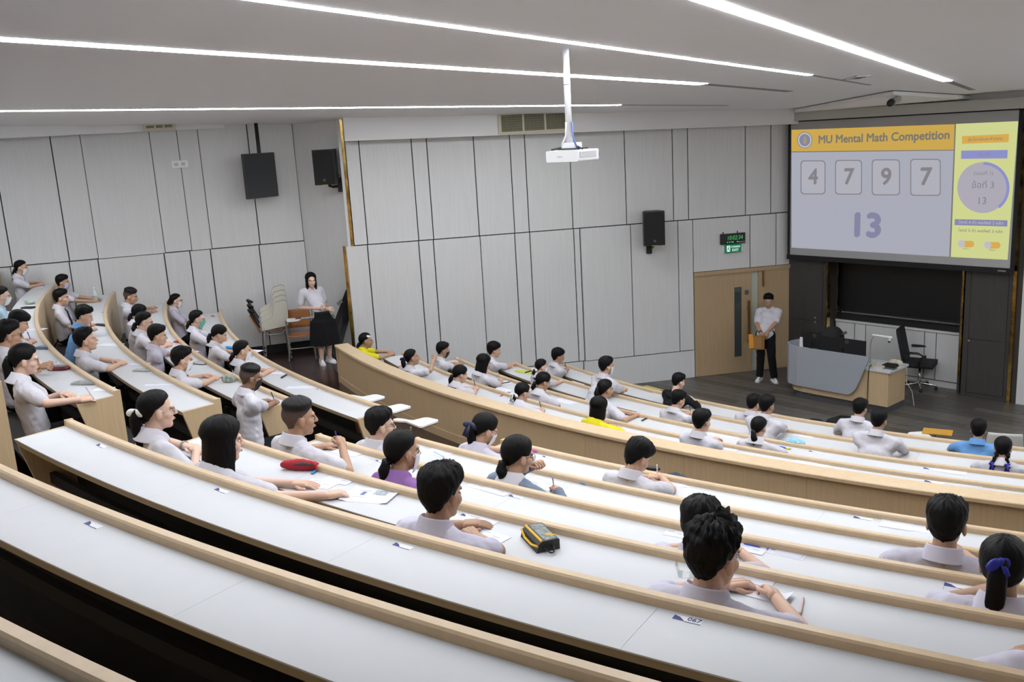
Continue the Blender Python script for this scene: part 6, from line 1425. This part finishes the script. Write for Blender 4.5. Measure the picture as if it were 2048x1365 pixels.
MB().tube([mm @ Vector((-L*.5, -W_*.45, H_*.70)), mm @ Vector((-L*.2, -W_*.52, H_*.42)), mm @ Vector((L*.2, -W_*.52, H_*.40)), mm @ Vector((L*.5, -W_*.45, H_*.62))], .006, 6).build('zip', m_yel, parent=t)
MB().tube([mm @ Vector((L*.50+.05*math.sin(a), .022*math.cos(a), H_*.45-.012*math.sin(a))) for a in [PI*k/8 for k in range(9)]], .0065, 8, flat=.5).build('wrist_loop', m_black, parent=t)
p = on_desk('D', 601, 940, .0005); mm = tang(p, 28)
t = empty('pencil_case', p, 0, 'open red fabric pencil case by the rail in front of the bob haired girl', 'pencil case')
b = MB()
for i in range(6): u = -1+2*i/5; b.ell((0, 0, 0), (.05, .040-.010*abs(u), .040-.012*abs(u)), mm @ Matrix.Translation((u*.085, 0, .032)), 14, 8)
o = b.build('body', m_red, parent=t, smooth=True, norm=False); TASK.append((o, .006, 4, .003))
MB().tube([mm @ Vector((-.02, -.040, .050)), mm @ Vector((.04, -.043, .056)), mm @ Vector((.11, -.036, .048))], [.004, .011, .004], 8, flat=.5).build('opening', m_black, parent=t)
MB().tube([mm @ Vector((.09, -.02, .06)), mm @ Vector((.125, -.035, .05)), mm @ Vector((.135, -.05, .02))], .007, 6, flat=.4).build('tab', m_red, parent=t)
penobj('D', 623, 948, 650, 930, .007, m_cyan, 'light blue marker sticking out beside the red pencil case', mat('cap_blue', (.01, .05, .35), .4), 'marker')
slip('D', 640, 969, .21, .10, 8, 'white slip under the left hand of the bob haired girl'); slip('D', 676, 962, .20, .085, 6, 'white slip between the red pencil case and the booklet')
bk = slip('D', 742, 992, .30, .21, 20, 'white open booklet with small printed pictures under the bob haired girl', 3, curl=.5, name='booklet')
pB = on_desk('D', 742, 992); mB = tang(pB+Vector((0, 0, .0022)), 20)
MB().box(.0, .085, .02, .075, 0, .0006, mB).build('printed_picture', mat('print_teal', (.42, .5, .55), .7, var=.4, vscale=(90, 90, 90)), parent=bk); MB().box(-.07, -.045, -.005, .045, 0, .0006, mB).build('printed_picture', mat('print_blue', (.15, .18, .35), .7), parent=bk)
slip('D', 958, 1043, .20, .09, -2, 'white slip behind the joined hands of the boy beside the black pencil case'); slip('D', 979, 1073, .21, .095, -6, 'white slip between the boy with joined hands and the black pencil case')
slip('D', 1372, 1150, .09, .07, 20, 'crumpled clear wrapper left of the spiky haired boy', 0, m=m_clear, curl=3, name='wrapper', cat='wrapper')
slip('D', 1502, 1157, .21, .095, -4, 'white slip right of the spiky haired boy, nearer the rail'); slip('D', 1524, 1189, .24, .10, -6, 'white slip right of the spiky haired boy, nearer the camera', curl=1)
penobj('D', 1600, 1162, 1637, 1177, .010, mat('pale_mint_clear', (.55, .70, .68), .25), 'mint correction pen lying against the desk rail', m_teal, 'correction_pen', fat=1.25)
penobj('D', 1606, 1196, 1599, 1232, .006, mat('pale_pink_pen', (.62, .45, .46), .3), 'pale pink mechanical pencil lying alone on the desk')
slip('D', 2038, 1252, .12, .085, -2, 'identity card with blue band at the right edge of the picture', 1, True, name='identity_card', cat='card')
# row behind
slip('E', 700, 903, .25, .16, 8, 'answer sheet under the hands of the boy with shaved sides'); slip('E', 992, 983, .21, .085, -4, 'white slip left of the seat sticker behind the grey hoodie girl'); slip('E', 955, 973, .15, .08, -4, 'small white slip beside the girl in purple')
slip('E', 1350, 1069, .12, .07, 4, 'white slip half hidden by the spiky hair'); slip('E', 1500, 1100, .16, .075, -3, 'white slip under the dark blue pen'); penobj('E', 1488, 1088, 1524, 1096, .005, pb, 'dark blue pen lying beside the printed identity slip')
slip('E', 1571, 1106, .21, .095, -4, 'identity slip with blue band and tiny portrait on the empty desk', 1, True, name='identity_slip')
slip('F', 880, 905, .24, .17, 6, 'answer sheet with a blue ruler behind the purple shirted girl'); 
t = slip('F', 878, 910, .17, .016, -14, 'blue ruler lying on the answer sheet behind the girl in purple', 0, m=mat('ruler_blue', (.25, .42, .62), .4), dz=.0015, name='ruler', cat='ruler')
slip('F', 1085, 967, .26, .17, -4, 'answer sheet under the arm of the grey hoodie girl', 3); penobj('F', 1150, 962, 1172, 971, .0055, m_cyan, 'sky blue pen lying beside the grey hoodie girl')
slip('G', 1345, 963, .26, .16, -4, 'answer sheet of the boy bent low by the barrier wall', 3); slip('G', 1794, 1049, .20, .16, 0, 'left one of two blank sheets side by side on the last upper desk', 1); slip('G', 1836, 1054, .17, .16, -3, 'right one of two blank sheets side by side on the last upper desk', 1)
penobj('G', 1064, 902, 1082, 904, .012, mat('magenta', (.62, .08, .42), .4), 'magenta eraser pen on the desk before the barrier wall', name='eraser', cat='eraser')
pouch('G', 1306, 941, .12, .05, .03, 10, m_black, 'small black case in front of the boy bent low by the barrier')
# left block
pouch('D', 118, 740, .23, .11, .04, 42, mat('dark_red_case', (.16, .012, .025), .5), 'dark red pencil case with a grey patterned lid', None, topm=mat('case_lid', (.16, .16, .17), .5, var=.9, vscale=(70, 70, 70)))
pouch('D', 172, 768, .24, .12, .02, 40, m_clear, 'clear zip pouch with pens near the desk end', m_steel, topm=mat('pens_mixed', (.25, .27, .28), .4, var=.95, vscale=(60, 60, 60)))
slip('D', 207, 779, .16, .12, 42, 'white notepad on the end of the desk with the dark red pencil case', 1, m=m_paper, name='notepad'); slip('D', 152, 797, .16, .09, 40, 'white slip under the pen of the girl with the very long ponytail')
pouch('D', 88, 698, .20, .08, .03, 44, mat('slate_blue', (.16, .22, .28), .7), 'slate blue pencil case beside the bent boy at the left edge'); slip('D', 76, 659, .2, .12, 40, 'answer slip of the bent boy at the left edge')
slip('D', 76, 575, .26, .14, 20, 'white slip in front of the masked girl at the far end'); pouch('D', 60, 608, .20, .12, .06, 20, mat('grey_green_pouch', (.42, .46, .42), .8), 'rounded grey pouch near the girl in the pale blue jacket')
o = MB().box(-.09, .09, -.045, .045, 0, .02, tang(on_desk('D', 57, 617, .0005), 50)).build('calculator', m_black, origin=on_desk('D', 57, 617)); tag(o, 'black calculator on the desk by the rounded grey pouch', 'calculator')
p = on_desk('E', 192, 603); t = empty('water_bottle', p, 0, 'clear plastic water bottle at the far end of a left block desk', 'bottle')
MB().lathe([(.031, 0), (.033, .01), (.033, .05), (.031, .06), (.033, .07), (.033, .13), (.028, .16), (.014, .185), (.013, .20)], p, 18).build('body', mat('bottle_clear', (.72, .78, .80), .1, alpha=.5), parent=t, smooth=True)
MB().lathe([(.015, .198), (.015, .218), (.001, .219)], p, 14).build('cap', m_white, parent=t, smooth=True); MB().lathe([(.0335, .075), (.0335, .115)], p, 18).build('label_band', mat('bottle_band', (.5, .62, .62), .5), parent=t, smooth=True)
slip('E', 200, 602, .26, .03, 10, 'green ruler lying at the foot of the water bottle', 0, m=mat('ruler_green', (.10, .38, .26), .5), name='ruler', cat='ruler'); slip('E', 178, 618, .25, .16, 20, 'white sheet in front of the boy with the tie')
pouch('E', 203, 651, .28, .10, .015, 30, m_black, 'flat black case in front of the boy in the light blue shirt'); slip('E', 222, 690, .30, .15, 38, 'white sheet between the black case and the chin raising boy', 1)
slip('E', 279, 729, .22, .12, 36, 'white slip in front of the joined hands on the left'); pouch('E', 286, 742, .20, .10, .015, 38, m_clear, 'clear empty pouch in front of the boy with joined hands', m_steel); slip('E', 322, 770, .34, .07, 46, 'long folded white strip near the end of the desk, left block', 1)
slip('E', 210, 628, .12, .05, 30, 'small violet case at the far end behind the black flat case', 0, m=mat('violet_case', (.20, .2, .36), .5), dz=.02, name='small_case', cat='case')
pouch('F', 358, 685, .13, .09, .02, 30, m_redp, 'red wallet on a desk of the left block', name='wallet'); slip('F', 402, 727, .22, .15, 32, 'grey and white notebooks beside the masked boy', 2, m=mat('notebook_grey', (.38, .42, .44), .6), dz=.01, name='notebook', cat='notebook')
slip('F', 330, 652, .10, .05, 20, 'small dark note on the desk behind the red wallet', 0, m=mat('note_blue', (.25, .34, .42), .7), name='note'); pouch('F', 458, 764, .16, .11, .08, 30, mat('camouflage', (.30, .34, .28), .7, var=.7, vscale=(40, 40, 40)), 'camouflage pencil pouch with a black zip beside the cropped haired boy'); slip('F', 562, 803, .2, .13, 40, 'answer sheet under the hand of the boy with the black mask', 1)
slip('F', 375, 705, .26, .16, 34, 'white sheet in front of the boy with the white mask, left block')
pouch('G', 460, 699, .19, .08, .035, 30, m_cyan, 'bright blue pencil case on the left block front desk', topm=m_cyan); slip('G', 426, 633, .14, .05, 16, 'orange and red stationery at the far end of the left front desk', 0, m=mat('orange_red', (.75, .22, .06), .5), dz=.012, name='stationery', cat='stationery')
slip('G', 505, 703, .26, .16, 36, 'white sheet in front of the masked girl holding out her fist'); slip('G', 560, 747, .22, .12, 38, 'white slip under the crumpled black pen'); penobj('G', 562, 756, 575, 749, .010, m_black, 'crumpled black pen lying on a slip on the left front desk'); slip('G', 604, 775, .36, .11, 44, 'folded white strips near the middle of the left front desk', 1)
pouch('G', 470, 709, .14, .08, .03, 30, m_clear, 'clear pouch just behind the bright blue pencil case')
# lower block
slip('R1', 1003, 781, .26, .17, 8, 'answer sheet of the girl with the low ponytail below the barrier'); penobj('R1', 1001, 793, 1013, 785, .007, mat('dusty_red', (.42, .06, .08), .5), 'dusty red pen below the barrier wall')
slip('R1', 1105, 815, .13, .09, 0, 'pink heart shaped note below the barrier', 0, m=mat('pink_note', (.85, .45, .55), .7), name='note'); slip('R1', 1228, 853, .3, .16, 0, 'answer sheet of the bob haired girl in yellow', 1); penobj('R1', 1212, 848, 1226, 851, .012, m_redp, 'red marker beside the bob haired girl in yellow', m_black, 'marker')
slip('R1', 1452, 894, .30, .16, -4, 'answer sheet right of the boy just below the barrier', 3); penobj('R1', 1474, 896, 1496, 902, .007, m_redp, 'red pencil right of the boy just below the barrier') if False else penobj('R1', 1432, 886, 1456, 891, .007, m_redp, 'red pencil right of the boy just below the barrier')
slip('R1', 1612, 925, .2, .17, -4, 'left one of two blank slips below the barrier wall', 1); slip('R1', 1642, 929, .17, .16, -4, 'right one of two blank slips below the barrier wall', 1); slip('R1', 1915, 965, .24, .16, -2, 'left one of two pale slips far right below the barrier', 1); slip('R1', 1942, 968, .2, .15, -2, 'right one of two pale slips far right below the barrier', 1)
pouch('R2', 1590, 891, .22, .10, .07, -4, mat('light_blue_case', (.25, .55, .74), .5, var=.3, vscale=(50, 50, 50)), 'light blue pencil case with a white zip on the second lower desk', m_white); penobj('R2', 1555, 893, 1583, 899, .010, mat('marker_blue', (.05, .15, .6), .4), 'blue highlighter in front of the light blue pencil case', mat('marker_yellow', (.8, .75, .1), .4), 'highlighter')
penobj('R2', 1533, 889, 1558, 892, .008, m_white, 'white pen left of the light blue pencil case'); slip('R2', 1436, 868, .2, .17, -2, 'left one of two blank sheets behind the ponytail girl, lower block', 1); slip('R2', 1466, 873, .18, .17, -2, 'right one of two blank sheets behind the ponytail girl, lower block', 1)
slip('R2', 1288, 833, .34, .16, 0, 'answer sheet with red marks under the reaching girl'); penobj('R2', 1283, 842, 1298, 835, .008, m_black, 'black pen beside the reaching girl, lower block'); slip('R2', 1130, 803, .34, .14, 2, 'answer sheet of the girl with side strands of hair', 1); slip('R2', 1010, 766, .24, .14, 8, 'answer sheet of the girl with long loose hair', 1); penobj('R2', 998, 768, 1022, 764, .008, m_black, 'black pen in front of the girl with long loose hair'); slip('R2', 1900, 942, .3, .16, -2, 'pale slip at the right end of the second lower desk', 1)
slip('R3', 1049, 745, .36, .12, 14, 'yellow green folder beside the bowl cut boy', 0, m=mat('lime_folder', (.55, .62, .04), .5), dz=.004, name='folder', cat='folder'); penobj('R3', 1050, 746, 1063, 742, .010, m_black, 'black pencil lying on the yellow green folder'); slip('R3', 1150, 768, .3, .14, 0, 'answer sheet of the girl with the white ribbon', 1); slip('R3', 1606, 872, .24, .12, -2, 'white slip beside the broad shouldered boy reaching out', 1)
slip('R4', 1299, 779, .34, .22, -2, 'olive yellow folder on the frontmost desk', 0, m=mat('olive_folder', (.42, .38, .12), .6), dz=.004, name='folder', cat='folder'); penobj('R4', 1262, 771, 1280, 774, .008, m_black, 'black pencil behind the olive yellow folder'); slip('R4', 1560, 835, .36, .18, -2, 'answer sheet on the frontmost desk beside the half hidden boy', 2); slip('R4', 1165, 745, .26, .13, 6, 'answer sheet of the boy in the front row by the wall', 1)
# white hair clip of the girl in yellow
rt_, lc_, Mh_, W_2, zf_ = PEOPLE['q1']; MB().ell((.066, .03, .085), (.012, .04, .022), Mh_, 10, 6).build('hair_clip', m_white, parent=rt_, world=False, smooth=True)

# bags on the floor
def bag(c, r, m, label, yaw=0, grip=True):
    t = empty('bag', c, R(yaw), label, 'bag'); b = MB(); b.ell((0, 0, r[2]), r, None, 18, 10); b.ell((0, 0, r[2]*.7), (r[0]*1.05, r[1]*1.02, r[2]*.7), None, 18, 10); b.box(-r[0]*.9, r[0]*.9, -r[1]*.9, r[1]*.9, .0, r[2]*.8)
    o = b.build('body', m, parent=t, smooth=True, norm=False, world=False); TASK.append((o, .02, 5, .012))
    if grip: MB().tube([(-r[0]*.4, 0, r[2]*1.85), (-r[0]*.2, 0, r[2]*2.1), (r[0]*.2, 0, r[2]*2.1), (r[0]*.4, 0, r[2]*1.85)], .012, 8).build('handle', m_black, parent=t, world=False)
    MB().tube([(-r[0]*.7, -r[1]*.5, r[2]*1.6), (0, -r[1]*.66, r[2]*1.72), (r[0]*.7, -r[1]*.5, r[2]*1.6)], .006, 6).build('zip', m_black, parent=t, world=False)
    return t
m_denim = mat('dark_denim', (.035, .05, .075), .8, bump=.3, bscale=200)
p = on_plane(1354, 945, pol(17.3, -127, 0), Vector((math.cos(R(-127)), math.sin(R(-127)), 0))); e_ = Vector((p.x-CX, p.y-CY, 0)).normalized()
bag((p.x, p.y, 1.05), (.27, .13, (p.z-1.05)*.5), m_denim, 'dark denim bag standing between the barrier wall and the bent boy', math.degrees(math.atan2(e_.y, e_.x))+90, False)
p = on_z(385, 905, floor_of('E')+.30); bag((p.x, p.y, floor_of('E')), (.28, .13, .17), m_blackm, 'black bag on the aisle floor beyond the girl with the white bow', 35)
for x, y, sz, lab, m, yw in ((1632, 838, (.26, .13, .09), 'dark navy bag lying on the stage floor before the front row', cloth('navy', (.012, .03, .085)), -30), (1690, 842, (.30, .16, .13), 'black bag on the stage floor beside the dark navy bag', m_blackm, -35)):
    p = on_z(x, y, .2); bag((p.x, p.y, 0), sz, m, lab, yw)
finalize_people(); finalize_text()
